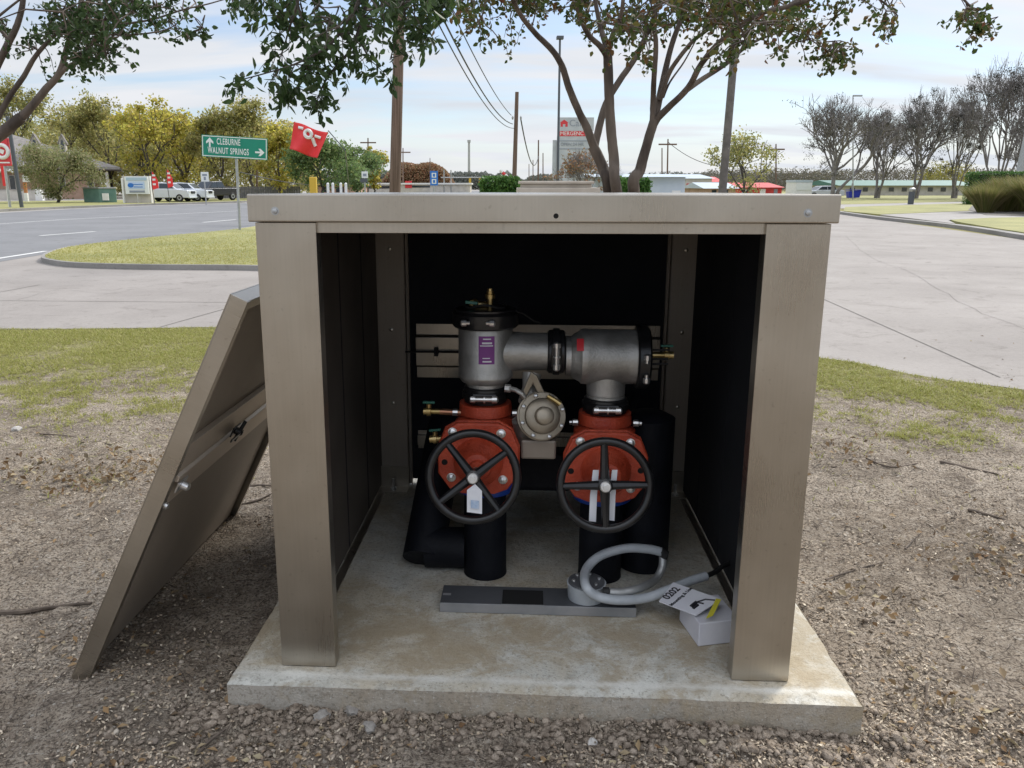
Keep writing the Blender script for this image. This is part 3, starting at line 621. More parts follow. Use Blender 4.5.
# rear posts (seen from inside), back wall, stiffening rails
RY = 1.575
for s, x0, x1 in ((-1, L(378.5, 350, RY).x, L(405, 350, RY).x), (1, L(668, 350, RY).x, L(694, 350, RY).x)):
    mb = MB().box(x0, x1, RY, RY+0.004, 0.005, ZL-0.02)
    inn = x1 if s < 0 else x0
    a, b_ = sorted((inn, inn+s*-0.004)); mb.box(a, b_, RY+0.002, RY+0.05, 0.005, ZL-0.02)
    a, b_ = sorted((inn-s*0.004, inn-s*0.020)); mb.box(a, b_, RY+0.044, RY+0.048, 0.005, ZL-0.02)
    a, b_ = sorted((inn-s*0.016, inn-s*0.020)); mb.box(a, b_, RY+0.02, RY+0.043, 0.005, ZL-0.02)
    po = mb.build('rear_post', 'sheet_in', enc, bevel=0.001)
    for zz in (1.17, 0.79, 0.43):
        MB().lathe(((x0+x1)/2, RY+0.001, zz), (0, -1, 0), [(0, 0.010), (0.004, 0.009), (0.006, 0.004)], 12).build('rivet', 'sheet', po, smooth=True)
    xm = (x0+x1)/2
    br = MB().box(xm-0.07, xm+0.07, RY-0.09, RY-0.003, 0.001, 0.007).box(xm-0.07, xm+0.07, RY-0.0065, RY-0.0025, 0.007, 0.11).build('base_bracket', 'sheet', enc)
    MB().lathe((xm, RY-0.05, 0.007), (0, 0, 1), [(0, 0.016), (0.010, 0.016), (0.0105, 0.008), (0.055, 0.008)], 8).build('anchor_bolt', 'bolt', br)
MB().box(-HW+0.03, HW-0.03, DP-0.028, DP-0.010, 0.026, ZL-0.003).build('rear_liner', 'foam_black', enc)
MB().box(-HW+0.002, HW-0.002, DP-0.008, DP-0.002, 0.026, ZL-0.001).build('rear_wall', 'sheet', enc)
def rail(parent, x0, x1, y, z0, z1, d, mat='sheet', name='rail'):
    h = z1-z0
    prof = [(0, z0), (0, z0+h*0.2), (-d, z0+h*0.24), (-d, z0+h*0.76), (0, z0+h*0.8), (0, z1), (0.003, z1), (0.003, z0)]
    return MB().prism([(x0, y+a, b) for a, b in prof], (x1-x0, 0, 0)).build(name, mat, parent, bevel=0.0015)
zt, zb = L(440, 324, 1.615).z, L(440, 378, 1.615).z
r1 = rail(enc, -0.56, 0.60, 1.622, zb, zt, 0.02)
zt, zb = L(440, 431, 1.615).z, L(440, 449, 1.615).z
rail(enc, -0.56, 0.60, 1.622, zb, zt, 0.02)
zr = L(440, 352, 1.58).z
MB().tube([(L(402, 352, 1.58).x, 1.58, zr), (L(470, 352, 1.58).x, 1.58, zr)], 0.005, 8).box(L(434, 350, 1.58).x, L(438, 350, 1.58).x, 1.572, 1.59, zr-0.02, zr+0.02).build('latch_rod', 'rubber', enc)

# ------------------------------------------------------------------ removed front panel leaning on the left wall
U = Vector((0, 1, 0)); V_ = Vector((0.609, 0, 1.241)).normalized(); W_ = U.cross(V_)
PM_ = Matrix((( U.x, V_.x, W_.x, -1.476), (U.y, V_.y, W_.y, 0.036), (U.z, V_.z, W_.z, -0.093), (0, 0, 0, 1)))
pan = empty('access_panel', matrix=BOXM @ PM_, label='removed sheet metal front panel leaning against the left wall of the enclosure', cat='panel')
PL, PH, PT = 1.354, 1.385, 0.055
MB().box(0, PL, 0, PH, 0, 0.003).build('skin', 'sheet', pan)
fl = MB()
fl.box(0, 0.003, 0, PH, 0.0035, PT); fl.box(0.003, 0.030, 0, PH, PT-0.003, PT)
fl.box(PL-0.003, PL, 0, PH, 0.0035, PT); fl.box(PL-0.03, PL-0.003, 0, PH, PT-0.003, PT)
fl.box(0.0035, PL-0.0035, 0, 0.003, 0.0035, PT-0.0035)
fl.box(0.0035, PL-0.0035, PH-0.003, PH, 0.0035, PT-0.0035); fl.box(0.031, PL-0.031, PH-0.03, PH-0.003, PT-0.006, PT-0.003)
fl.build('edge_flange', 'sheet', pan, bevel=0.0008)
MB().box(0.034, PL-0.034, 0.033, PH-0.033, 0.004, 0.028).build('liner', 'panel_in', pan)
PMI = (BOXM @ PM_).inverted()
def PP(px, py, w):
    o = PMI @ Vector((0, 0, EYE)); d = PMI.to_3x3() @ ray(px, py); return o+d*((w-o.z)/d.z)
q1, q2, q3 = PP(200, 446, PT), PP(262, 388, PT), PP(262, 424, PT)
v1 = (q1.y+q2.y)/2; v0 = q3.y
hat = [(v0, 0.0285), (v0, 0.048), (v0+(v1-v0)*0.44, 0.050), (v0+(v1-v0)*0.46, 0.062), (v0+(v1-v0)*0.54, 0.062), (v0+(v1-v0)*0.56, 0.050), (v1, 0.048), (v1, 0.0285)]
MB().prism([(0.036, a, b) for a, b in hat], (PL-0.072, 0, 0)).build('stiffener', 'panel_rail', pan, bevel=0.0015)
def latch(px, py, dark):
    c = PP(px, py, 0.064); mb = MB()
    mb.box(c.x-0.035, c.x+0.035, c.y-0.018, c.y+0.018, 0.0625, 0.068)
    mb.lathe((c.x, c.y, 0.068), (0, 0, 1), [(0, 0.014), (0.02, 0.013), (0.026, 0.006)], 14)
    if dark:
        mb.box(c.x-0.10, c.x+0.02, c.y-0.006, c.y+0.006, 0.085, 0.090); mb.tube([(c.x-0.02, c.y-0.03, 0.08), (c.x+0.02, c.y+0.04, 0.082)], 0.007, 8)
    mb.build('latch', 'blackiron' if dark else 'bolt', pan, bevel=0.001)
latch(235, 430, True); latch(181, 484, False)
c = PP(164, 505, 0.05); MB().lathe((c.x, c.y, 0.050), (0, 0, 1), [(0, 0.012), (0.012, 0.010), (0.016, 0.004)], 10).build('screw', 'bolt', pan, smooth=True)

# ================================================================== backflow preventer (in the enclosure's frame)
bf = empty('backflow_preventer', matrix=BOXM, label='pipe assembly with two red gate valves and silver check valves inside the enclosure', cat='backflow valve')
YA = 0.68                                            # plane of the pipe axes
xl, xr = -0.176, 0.262
def coupling(c, axis, r, w, bolts, parent=bf, bdir=(0, -1, 0)):
    c = Vector(c); axis = Vector(axis); b0 = c-axis*w/2
    o = MB().lathe(b0, axis, [(0, r*0.93), (w*0.08, r*1.0), (w*0.3, r*1.02), (w*0.32, r*1.09), (w*0.68, r*1.09), (w*0.7, r*1.02), (w*0.92, r*1.0), (w, r*0.93)], 36).build('coupling', 'blackiron', parent, smooth=True)
    bd = Vector(bdir)
    side = axis.cross(bd).normalized()
    pc = c+bd*r*1.12
    MB().prism([pc-side*0.045-axis*w*0.3, pc+side*0.045-axis*w*0.3, pc+side*0.045+axis*w*0.3, pc-side*0.045+axis*w*0.3], -bd*0.05).build('clamp_lug', 'blackiron', o, bevel=0.006)
    a, b1 = pc-side*0.052+bd*0.006, pc+side*0.052+bd*0.006
    MB().lathe(a, side, [(0, 0.005), (0.004, 0.0125), (0.020, 0.0125), (0.0205, 0.008), (0.050, 0.0075), (0.0505, 0.013), (0.056, 0.013), (0.0565, 0.008), (0.080, 0.008), (0.0805, 0.0125), (0.098, 0.0125), (0.104, 0.006)], 10).build('clamp_bolt', 'bolt', o)
    return o
def gate_valve(xc, ztop_px, fx, fy, fw, fh, wx, wy, spoke0, side):
    """red valve body on its riser, bonnet flange and wheel facing the front"""
    zf = L(fx, fy, YA-0.17); wc = L(wx, wy, 0.36)
    zt_ = ztop_px
    body = MB().lathe((xc, YA, zf.z-0.135), (0, 0, 1), [(0, 0.105), (0.02, 0.105), (0.025, 0.09), (0.06, 0.11), (0.135, 0.118), (0.225, 0.112), (zt_-zf.z+0.135-0.045, 0.085), (zt_-zf.z+0.135-0.04, 0.098), (zt_-zf.z+0.135, 0.095)], 36)
    body.lathe((xc, YA, zf.z), (0, -1, 0), [(0.0, 0.11), (0.11, 0.118), (0.135, 0.125)], 32)
    # lug flats of the top mouth
    vb = body.build('gate_valve_body', 'redpaint', bf, smooth=True)
    hw, hh = fw/2, fh/2
    def octo(k, y, dy=0.0):
        return [(xc_f+a*hw*k, y, zf.z+b*hh*k) for a, b in ((-0.50, 1), (0.50, 1), (0.82, 0.80), (1, 0.32), (1, -0.42), (0.72, -0.86), (0.40, -1), (-0.40, -1), (-0.72, -0.86), (-1, -0.42), (-1, 0.32), (-0.82, 0.80))]
    xc_f = zf.x
    MB().prism(octo(1.0, YA-0.135), (0, -0.022, 0)).build('body_flange', 'redpaint', vb, bevel=0.006, seg=3)
    MB().prism(octo(0.985, YA-0.159), (0, -0.024, 0)).build('bonnet_flange', 'redpaint', vb, bevel=0.007, seg=3)
    MB().lathe((xc_f, YA-0.182, zf.z-0.01), (0, -1, 0), [(0, 0.088), (0.02, 0.084), (0.04, 0.06), (0.062, 0.046), (0.066, 0.030), (0.09, 0.028)], 28).build('bonnet_dome', 'redpaint', vb, smooth=True)
    for a, b in ((-0.62, 0.74), (0.55, 0.72), (-0.66, -0.52), (0.60, -0.56)):
        MB().lathe((xc_f+a*hw, YA-0.182, zf.z+b*hh), (0, -1, 0), [(0, 0.0165), (0.003, 0.0165), (0.0035, 0.0135), (0.012, 0.013), (0.016, 0.007)], 12).build('bolt', 'bolt', vb, smooth=True)
    for a, b in ((0.82, -0.05), (-0.82, -0.1)):
        MB().lathe((xc_f+a*hw, YA-0.1825, zf.z+b*hh), (0, -1, 0), [(0, 0.011), (0.001, 0.011)], 12).build('bolt_hole', 'hole', vb)
    for s in (-1, 1):
        MB().lathe((xc+s*0.10, YA-0.03, zt_-0.035), (s, 0, 0), [(0, 0.013), (0.018, 0.013), (0.022, 0.008), (0.03, 0.008)], 10).build('side_plug', 'bolt', vb)
    # yoke/stem
    MB().lathe((xc_f, YA-0.26, zf.z-0.012), (wc-Vector((xc_f, YA-0.26, zf.z-0.012))), [(0, 0.015), ((wc-Vector((xc_f, YA-0.26, zf.z-0.012))).length, 0.013)], 16).build('stem', 'bronze', vb, smooth=True)
    ax = Vector((0.0, -1, 0.16)).normalized()
    R0 = 0.148
    wh = MB().torus(wc, ax, R0, 0.0145, 56, 12)
    u = ax.orthogonal().normalized(); ux = Vector((1, 0, 0)); uz = ax.cross(ux).normalized()*-1; 
    if uz.z < 0: uz = -uz
    for k in range(4):
        t = spoke0+k*math.pi/2; d = ux*math.cos(t)+uz*math.sin(t)
        wh.tube([wc+d*0.018-ax*0.004, wc+d*0.07-ax*0.004, wc+d*(R0-0.004)], [0.017, 0.0145, 0.012], 8)
    wh.lathe(wc-ax*0.016, ax, [(0, 0.026), (0.028, 0.025), (0.032, 0.02)], 20)
    w_o = wh.build('handwheel', 'blackiron', vb, smooth=True)
    MB().lathe(wc+ax*0.016, ax, [(0, 0.020), (0.010, 0.0195), (0.013, 0.016), (0.0131, 0.009), (0.018, 0.008)], 12).build('hub_nut', 'bolt', vb, smooth=True)
    MB().lathe((xc, YA, zf.z-0.174), (0, 0, 1), [(0, 0.108), (0.02, 0.112), (0.036, 0.108)], 32).build('blue_gasket_ring', 'bluepaint', vb, smooth=True)
    return zf.z, wc
zL, wcL = gate_valve(xl, L(488, 408, YA-0.09).z, 478.5, 458, 0.29, 0.265, 473, 477, R(38), -1)
zR, wcR = gate_valve(xr, L(603, 418, YA-0.09).z, 605.5, 467, 0.295, 0.26, 605, 485.5, R(92), 1)
for xc, z1 in ((xl, zL-0.172), (xr, zR-0.172)):
    MB().lathe((xc, YA, 0.001), (0, 0, 1), [(0, 0.083), (0.02, 0.081), (z1, 0.080)], 36).build('riser_pipe', 'pipewrap', bf, smooth=True)
# check valve bodies
def zpx(px, py, y=YA-0.09): return L(px, py, y).z
z385, z328 = zpx(488, 388), zpx(488, 327)
hz = (zpx(532, 336, YA-0.06)+zpx(532, 373, YA-0.06))/2
body = MB().lathe((xl, YA, z385-0.03), (0, 0, 1), [(0, 0.068), (0.03, 0.068), (0.038, 0.088), (0.055, 0.099), (0.062, 0.100), (0.066, 0.098), (z328-z385+0.03, 0.098), (z328-z385+0.045, 0.09)], 44)
body.lathe((xl, YA, hz), (1, 0, 0), [(0.05, 0.072), (0.13, 0.070), (0.135, 0.068), (L(549, 355, YA).x-xl, 0.068)], 40)
cv = body.build('check_valve_body', 'steel', bf, smooth=True)
MB().lathe((xl, YA, z328-0.012), (0, 0, 1), [(0, 0.112), (0.006, 0.118), (0.05, 0.119), (0.06, 0.108), (0.066, 0.108), (0.068, 0.098), (0.072, 0.0)], 40).build('top_cap', 'blackiron', bf, smooth=True)
for k in (-1, 1):
    MB().lathe((xl-0.02+k*0.028, YA-0.118, z328+0.018), (k, 0, 0), [(0, 0.007), (0.012, 0.007), (0.0125, 0.0125), (0.028, 0.0125), (0.033, 0.007)], 10).build('cap_bolt', 'bolt', bf)
# label on the left body, wrapped on the barrel
def barrel_label(name, x0px, x1px, y0px, y1px, mat, r=0.0992, parent=cv, off=0.0):
    zt_, zb_ = zpx(485, y0px), zpx(485, y1px); a0 = L(x0px, (y0px+y1px)/2, YA-r).x-xl; a1 = L(x1px, (y0px+y1px)/2, YA-r).x-xl
    vs = []; n = 8
    for j in range(n+1):
        x = a0+(a1-a0)*j/n; y = YA-math.sqrt(max(r*r-x*x, 0))-off
        vs += [(xl+x, y, zb_), (xl+x, y, zt_)]
    return MB().add(vs, [(2*j, 2*j+2, 2*j+3, 2*j+1) for j in range(n)]).build(name, mat, parent)
lb = barrel_label('printed_label', 478.5, 494.5, 336, 364, 'purple')
for a in ((483, 491, 338.2, 339.4), (482, 492, 342.0, 343.8), (480, 493, 345, 346.0), (482.5, 490, 357.5, 358.4), (482.5, 491.5, 360.5, 362)):
    MB()  # printed lines follow the barrel
    zt_, zb_ = zpx(485, a[2]), zpx(485, a[3]); r = 0.0996
    a0 = L(a[0], 350, YA-r).x-xl; a1 = L(a[1], 350, YA-r).x-xl; vs = []
    for j in range(5):
        x = a0+(a1-a0)*j/4; vs += [(xl+x, YA-math.sqrt(r*r-x*x), zb_), (xl+x, YA-math.sqrt(r*r-x*x), zt_)]
    MB().add(vs, [(2*j, 2*j+2, 2*j+3, 2*j+1) for j in range(4)]).build('printed_line', 'paper', cv)
coupling((L(556, 353, YA).x, YA, hz), (1, 0, 0), 0.078, 0.062, 2)
x0, x1 = L(565.5, 358, YA).x, L(636, 358, YA).x
hz2 = (zpx(600, 332, YA-0.05)+zpx(600, 386, YA-0.05))/2
zn = zpx(603, 404, YA-0.06)
b2 = MB().lathe((x0, YA, hz2), (1, 0, 0), [(0, 0.070), (0.018, 0.070), (0.03, 0.082), (0.05, 0.092), (0.055, 0.099), (0.075, 0.101), (0.08, 0.0985), (x1-x0, 0.0985)], 44)
b2.lathe((xr, YA, zn), (0, 0, 1), [(0, 0.069), (0.02, 0.069), (0.022, 0.065), (0.026, 0.069), (0.055, 0.070), (hz2-zn-0.04, 0.070)], 40)
cv2 = b2.build('check_valve_body', 'steel', bf, smooth=True)
MB().lathe((x1-0.004, YA, hz2), (1, 0, 0), [(0, 0.108), (0.006, 0.114), (0.04, 0.114), (0.048, 0.104), (0.055, 0.0)], 40).build('end_cap', 'blackiron', bf, smooth=True)
for k in (-1, 1):
    MB().lathe((x1+0.024, YA-0.115, hz2-0.02+k*0.02), (0, 0, k), [(0, 0.007), (0.012, 0.007), (0.0125, 0.0125), (0.028, 0.0125), (0.033, 0.007)], 10).build('cap_bolt', 'bolt', bf)
q = L(580, 340, YA-0.085)
vs = []; a0 = (L(577, 338, YA-0.08).x, L(584, 338, YA-0.08).x)
for j in range(6):
    t = R(18+30*j/5*1.2); vs += [(a0[0], YA-0.1018*math.cos(R(62)-t*0.75), hz2+0.1018*math.sin(R(62)-t*0.75)), (a0[1], YA-0.1018*math.cos(R(62)-t*0.75), hz2+0.1018*math.sin(R(62)-t*0.75))]
MB().add(vs, [(2*j, 2*j+1, 2*j+3, 2*j+2) for j in range(5)]).build('red_sticker', 'signred', cv2)
coupling((xl, YA, (zpx(488, 391)+zpx(488, 408))/2), (0, 0, 1), 0.078, 0.062, 2)
coupling((xr, YA, (zpx(604, 403)+zpx(604, 418))/2), (0, 0, 1), 0.078, 0.058, 2)
# relief valve between the two
rc = L(543, 416, YA-0.16); axr = Vector((0.20, -1, 0.30)).normalized()
rv = MB().lathe(rc-axr*0.10, axr, [(0, 0.05), (0.03, 0.060), (0.05, 0.080), (0.062, 0.087), (0.076, 0.087), (0.078, 0.082), (0.090, 0.082), (0.092, 0.064), (0.104, 0.061), (0.110, 0.052), (0.112, 0.033), (0.142, 0.031), (0.147, 0.025)], 40)
rvo = rv.build('relief_valve', 'bronze', bf, smooth=True)
for k in range(8):
    t = 2*math.pi*k/8+0.3; u = axr.orthogonal().normalized(); w = axr.cross(u); c = rc-axr*0.006+(u*math.cos(t)+w*math.sin(t))*0.075
    MB().lathe(c, axr, [(0, 0.007), (0.006, 0.007), (0.008, 0.003)], 8).build('cover_bolt', 'bolt', rvo)
pts = [L(532, 374, YA-0.04), L(530, 388, YA-0.06), L(528, 402, YA-0.10)]
MB().tube(pts, [0.035, 0.028, 0.035], 14).tube([L(520, 420, YA-0.08), L(524, 440, YA-0.05)], [0.03, 0.03], 12).build('relief_branch', 'steel', rvo, smooth=True)
MB().prism([L(520, 398, YA-0.12), L(531, 372, YA-0.12), L(537, 376, YA-0.12), L(546, 396, YA-0.12), L(556, 400, YA-0.12), L(556, 405, YA-0.12), L(541, 401, YA-0.12), L(533, 384, YA-0.12), L(524, 402, YA-0.12)], (0, 0.02, 0)).build('bracket', 'bronze', rvo, bevel=0.004)
MB().box(L(521, 440, YA-0.1).x, L(556, 440, YA-0.1).x, YA-0.13, YA-0.02, L(545, 457, YA-0.1).z, L(545, 438, YA-0.1).z).build('discharge_port', 'sheet_in', rvo, bevel=0.008)
sp = [L(508, 388, YA-0.10), L(516, 390, YA-0.12), L(522, 394, YA-0.13), L(527, 400, YA-0.12)]
MB().tube(sp, 0.0085, 10).lathe(sp[0]-Vector((0.012, 0, 0)), (1, 0, -0.1), [(0, 0.014), (0.022, 0.014)], 6).build('sensing_tube', 'steel', rvo, smooth=True)
sp = [L(548, 396, YA-0.14), L(556, 401, YA-0.15), L(560, 404, YA-0.15)]
MB().tube(sp, [0.008, 0.009, 0.011], 10).build('elbow_fitting', 'brass', rvo, smooth=True)
# test cocks
def cock(p, d, ln, handle, parent=bf, stem=None, side=(0, 0, 1)):
    p = Vector(p); d = Vector(d).normalized(); s_ = Vector(side)
    o = MB().lathe(p, d, [(0, 0.011), (ln*0.55, 0.011), (ln*0.56, 0.018), (ln*0.8, 0.018), (ln*0.81, 0.013), (ln, 0.014)], 12).lathe(p+d*ln*0.68, s_, [(0, 0.011), (0.028, 0.010)], 10).build('test_cock', 'brass', parent, smooth=True)
    if handle:
        c = p+d*ln*0.68+s_*0.03
        t = d.cross(s_)
        MB().prism([c-t*0.006-d*0.022, c+t*0.006-d*0.022, c+t*0.006+d*0.022, c-t*0.006+d*0.022], s_*0.008).build('cock_handle', 'greenhandle', o, bevel=0.002)
    return o
M['greenhandle'] = pm('green_handle', (0.02, 0.14, 0.10), None, 5, 0.4)
M['copper'] = pm('copper', (0.42, 0.20, 0.12), (0.5, 0.27, 0.17), 20, 0.35, 0.9)
a = L(466, 413, YA-0.03); b_ = L(440, 411.5, YA-0.03)
MB().tube([a, b_], 0.012, 12).build('copper_nipple', 'copper', bf, smooth=True)
cock(b_, (-1, 0, 0), 0.06, True); cock(L(446, 438, YA-0.04), (-1, 0, -0.1), 0.06, True)
p = L(490, 308, YA); p.z = z328+0.055
cock(p+Vector((0, 0, 0.0)), (0, 0, 1), 0.06, False); cock(p+Vector((-0.012, -0.01, 0.012)), (-1, 0, 0.1), 0.06, True, side=(-0.3, -0.9, 0.2))
c = L(652, 355, YA-0.02)
cock(c, (1, 0, 0), 0.075, True); MB().tube([L(650, 350, YA-0.04), L(669, 350, YA-0.04)], 0.004, 6).tube([L(650, 359, YA-0.04), L(668, 359, YA-0.04)], 0.004, 6).tube([L(650, 364, YA-0.04), L(668, 364, YA-0.04)], 0.004, 6).build('cock_tie', 'rubber', bf)
# thin black tie hanging off the cap
pts = [L(500, 316, YA-0.08), L(512, 310, YA-0.03), L(524, 314, YA), L(534, 321, YA+0.03), L(541, 323, YA+0.05)]
MB().tube(pts, 0.003, 6).build('cable_tie', 'rubber', bf, smooth=True)
pts = [Vector((xl+0.07*math.cos(t), YA+0.07*math.sin(t), z328+0.066+0.008*math.sin(3*t))) for t in np.linspace(0, 2*math.pi, 20)]
MB().tube(pts, 0.005, 6).build('cap_lanyard', 'rubber', bf, smooth=True)
# wrapped elbows beside the risers
e0 = Vector((xl-0.078, YA+0.03, 0.083)); e1 = Vector((LF(424, 560, 0.06).x, YA+0.03, 0.083)); e2 = L(447, 425, YA+0.42)
MB().tube([e0, e1], 0.079, 28).build('wrapped_pipe', 'pipewrap', bf, smooth=True)
e1b = e1+Vector((-0.005, 0.0, 0.0)); dd = (e2-e1b)
MB().tube([e1b-dd.normalized()*0.05, e2], 0.079, 28).build('wrapped_pipe', 'pipewrap', bf, smooth=True)
wr = L(643, 575, YA+0.06)
MB().lathe((L(645, 500, YA+0.10).x, YA+0.10, 0.001), (0, 0, 1), [(0, 0.095), (0.05, 0.098), (0.60, 0.098), (0.62, 0.06)], 32).build('wrapped_pipe', 'pipewrap', bf, smooth=True)
# boxy black sleeve crossing behind at mid height
MB().box(xl+0.11, xr-0.10, YA+0.18, YA+0.30, 0.26, 0.42).build('cross_sleeve', 'pipewrap', bf, bevel=0.02)

# ------------------------------------------------------------------ loose things on the slab
def put(o): o.matrix_world = BOXM; return o
# paper tags
t1 = L(476, 484, 0.335); tg = MB()
pts = [L(475, 484, 0.338), L(482, 491, 0.333), L(482, 514, 0.325), L(467, 512, 0.325), L(467, 490, 0.333)]
tagp = empty('paper_tag', matrix=BOXM, label='white tag hanging from the left handwheel, clipped top corners', cat='tag')
MB().prism(pts, (0, 0.0012, 0)).build('card', 'paper', tagp)
pts = [L(471, 500, 0.326), L(479, 501, 0.326), L(479, 509, 0.323), L(471, 508, 0.323)]
MB().prism([Vector(p)+Vector((0, -0.001, 0)) for p in pts], (0, 0.0006, 0)).build('blue_print', pm('pale_blue_ink', (0.30, 0.42, 0.60), (0.5, 0.58, 0.7), 80, 0.6), tagp)
for k, (xa, xb, ya, yb) in enumerate(((590, 597, 470, 522), (609, 615.5, 470, 521))):
    yy = 0.385
    o = MB().prism([L(xa+3, ya, yy+0.012), L(xb+2, ya, yy+0.012), L(xb, (ya+yb)/2, yy), L(xb-1, yb, yy-0.01), L(xa-1, yb-1, yy-0.01), L(xa, (ya+yb)/2, yy)], (0, 0.0015, 0)).build('paper_tag', 'paper')
    put(o); tag(o, ('white paper strip behind the right handwheel, left of its upright spoke', 'white paper strip behind the right handwheel, right of its upright spoke')[k], 'tag', 'paper strips on the right handwheel')

# grey channel on the slab
ch = empty('metal_channel', matrix=BOXM, label='long dark grey metal bar lying on the slab in front of the pipes', cat='metal bar')
a = LF(440, 612, 0.0); b_ = LF(636, 618, 0.0); c = LF(446, 584, 0.038); d = LF(630, 590, 0.038)
y0_, y1_ = (a.y+b_.y)/2, (c.y+d.y)/2
CX0, CX1 = a.x, b_.x
MB().box(CX0, CX1, y0_+0.003, y1_, 0.032, 0.036).box(CX0, CX1, y1_-0.003, y1_, 0.002, 0.0315).build('top_plate', 'plastic_dark', ch, bevel=0.001)
MB().box(CX0, CX1, y0_-0.001, y0_+0.0025, 0.002, 0.036).build('front_lip', 'platefront', ch, bevel=0.001)
n0, n1 = LF(502, 604, 0.037), LF(543, 591, 0.037)
pl = MB().box(n0.x, n1.x, n0.y, n1.y, 0.0365, 0.0385).build('nameplate', 'hole', ch, bevel=0.0005)
MB().box(n0.x-0.003, n1.x+0.003, n0.y-0.004, n0.y-0.0005, 0.0365, 0.0380).build('plate_edge', 'platefront', ch)
s0 = LF(447, 594, 0.037); MB().box(s0.x-0.014, s0.x+0.014, s0.y-0.007, s0.y+0.007, 0.0365, 0.0373).build('slot', 'platefront', ch)
# plastic cup
cb = LF(585, 600, 0.038); cup = empty('sensor_pot', matrix=BOXM, label='short grey cylinder with bolted lid standing on the grey metal bar', cat='canister')
cyy = (y0_+y1_)/2-0.0; cxx = L(586, 595, cyy).x
ctz = L(586, 582, cyy).z
MB().lathe((cxx, cyy, 0.0375), (0, 0, 1), [(0, 0.062), (0.004, 0.064), (ctz-0.05, 0.066), (ctz-0.0375, 0.069)], 36).build('body', 'plastic_grey', cup, smooth=True)
MB().lathe((cxx, cyy, ctz+0.0005), (0, 0, 1), [(0, 0.064), (0.006, 0.063), (0.008, 0.058)], 36).build('lid', 'plastic_dark', cup, smooth=True)
for k in range(6):
    t = k*math.pi/3+0.2; MB().lathe((cxx+0.046*math.cos(t), cyy+0.046*math.sin(t), ctz+0.009), (0, 0, 1), [(0, 0.007), (0.004, 0.006)], 8).build('screw', 'bolt', cup)
# hose
def spline(pts, n=8):
    P = [Vector(p) for p in pts]; out = []
    for i in range(len(P)-1):
        p0 = P[max(i-1, 0)]; p1 = P[i]; p2 = P[i+1]; p3 = P[min(i+2, len(P)-1)]
        for k in range(n):
            t = k/n; out.append(0.5*((2*p1)+(p2-p0)*t+(2*p0-5*p1+4*p2-p3)*t*t+(3*p1-p0-3*p2+p3)*t**3))
    out.append(P[-1]); return out
hs = empty('drain_hose', matrix=BOXM, label='looped pale grey plastic hose with black ferrules lying beside the grey cylinder', cat='hose')
fy = cyy-0.085
H1 = [L(661, 552, YA-0.12), L(648, 549, YA-0.13), L(625, 548.5, YA-0.14), L(600, 556, YA-0.16), L(586, 570, YA-0.22), L(586, 586, fy), L(597, 596, fy-0.01), L(618, 600, fy+0.0), L(645, 598, fy+0.03), L(668, 590, fy+0.06), L(690, 581, fy+0.11), L(706, 576, fy+0.14)]
H1 = [Vector((p.x, p.y, max(p.z, 0.018))) for p in H1]
MB().tube(spline(H1), 0.0165, 14).build('hose', 'plastic_grey', hs, smooth=True)
H2 = [L(663, 557, YA-0.12), L(662, 568, YA-0.14), L(655, 580, YA-0.18), L(640, 588, fy+0.06), L(622, 592, fy+0.03), L(609, 592, fy+0.02)]
MB().tube(spline(H2), 0.0145, 14).build('hose_end', 'galv', hs, smooth=True)
MB().tube([H1[0]-Vector((0.004, 0, -0.004)), H1[0]+Vector((0.014, 0, -0.006)), H2[0]], 0.0175, 12).build('ferrule', 'rubber', hs, smooth=True)
MB().tube([H2[-1], L(603, 592, fy+0.02)], 0.0165, 12).build('ferrule', 'rubber', hs, smooth=True)
H3 = [H1[-1], L(715, 572, fy+0.20), L(723, 566, fy+0.26), L(735, 561, fy+0.32)]
MB().tube(spline(H3), 0.009, 8).build('cable', 'rubber', hs, smooth=True)
# white carton, manual
c0, c1, c2 = LF(698, 647, 0.0), LF(732, 643, 0.0), LF(674, 613, 0.0)
cu_ = (c1-c0); cv_ = (c2-c0); cu_.z = cv_.z = 0
cu_ = cu_.normalized()*0.14; cv_ = cv_.normalized()*0.17
ct = MB().prism([c0, c0+cu_, c0+cu_+cv_, c0+cv_], (0, 0, 0.082)).build('carton', 'carton', bevel=0.003)
for v in ct.data.vertices: v.co.z += 0.001
put(ct); tag(ct, 'small plain white carton on the slab behind the right front post', 'box')
man = empty('instruction_booklet', matrix=BOXM, label='white instruction sheet with black print lying on the small white carton', cat='booklet')
def onpl(px, py):        # sheet plane tilts down to the left
    o = BOXI @ Vector((0, 0, EYE)); d = BOXI.to_3x3() @ ray(px, py)
    P0 = Vector((c0.x, c0.y, 0.092)); nn = Vector((-0.20, -0.10, 1)).normalized(); return o+d*((P0-o).dot(nn)/d.dot(nn))
quad = [onpl(659, 602), onpl(696, 616), onpl(721, 600), onpl(673, 583)]
MB().prism(quad, (0, 0, 0.003)).build('sheet', 'paper', man)
e = (quad[1]-quad[0]).normalized(); f_ = (quad[3]-quad[0]); f_ = (f_-e*f_.dot(e)).normalized(); nrm = e.cross(f_)
def mpage(u, v, rot=0, lift=0.0042):   # u along the long side, v across, in fractions
    P = quad[0]*(1-u)*(1-v)+quad[1]*u*(1-v)+quad[2]*u*v+quad[3]*(1-u)*v
    m = Matrix(((f_.x, -e.x, nrm.x, P.x), (f_.y, -e.y, nrm.y, P.y), (f_.z, -e.z, nrm.z, P.z+lift), (0, 0, 0, 1)))
    return m
text('printed_title', '0202', 0.04, 'ink', mpage(0.13, 0.5), man, depth=0.0003, sx=0.9, bold=0.001)
text('printed_line', 'Mounting & Use', 0.018, 'ink', mpage(0.36, 0.5), man, depth=0.0003, bold=0.0004)
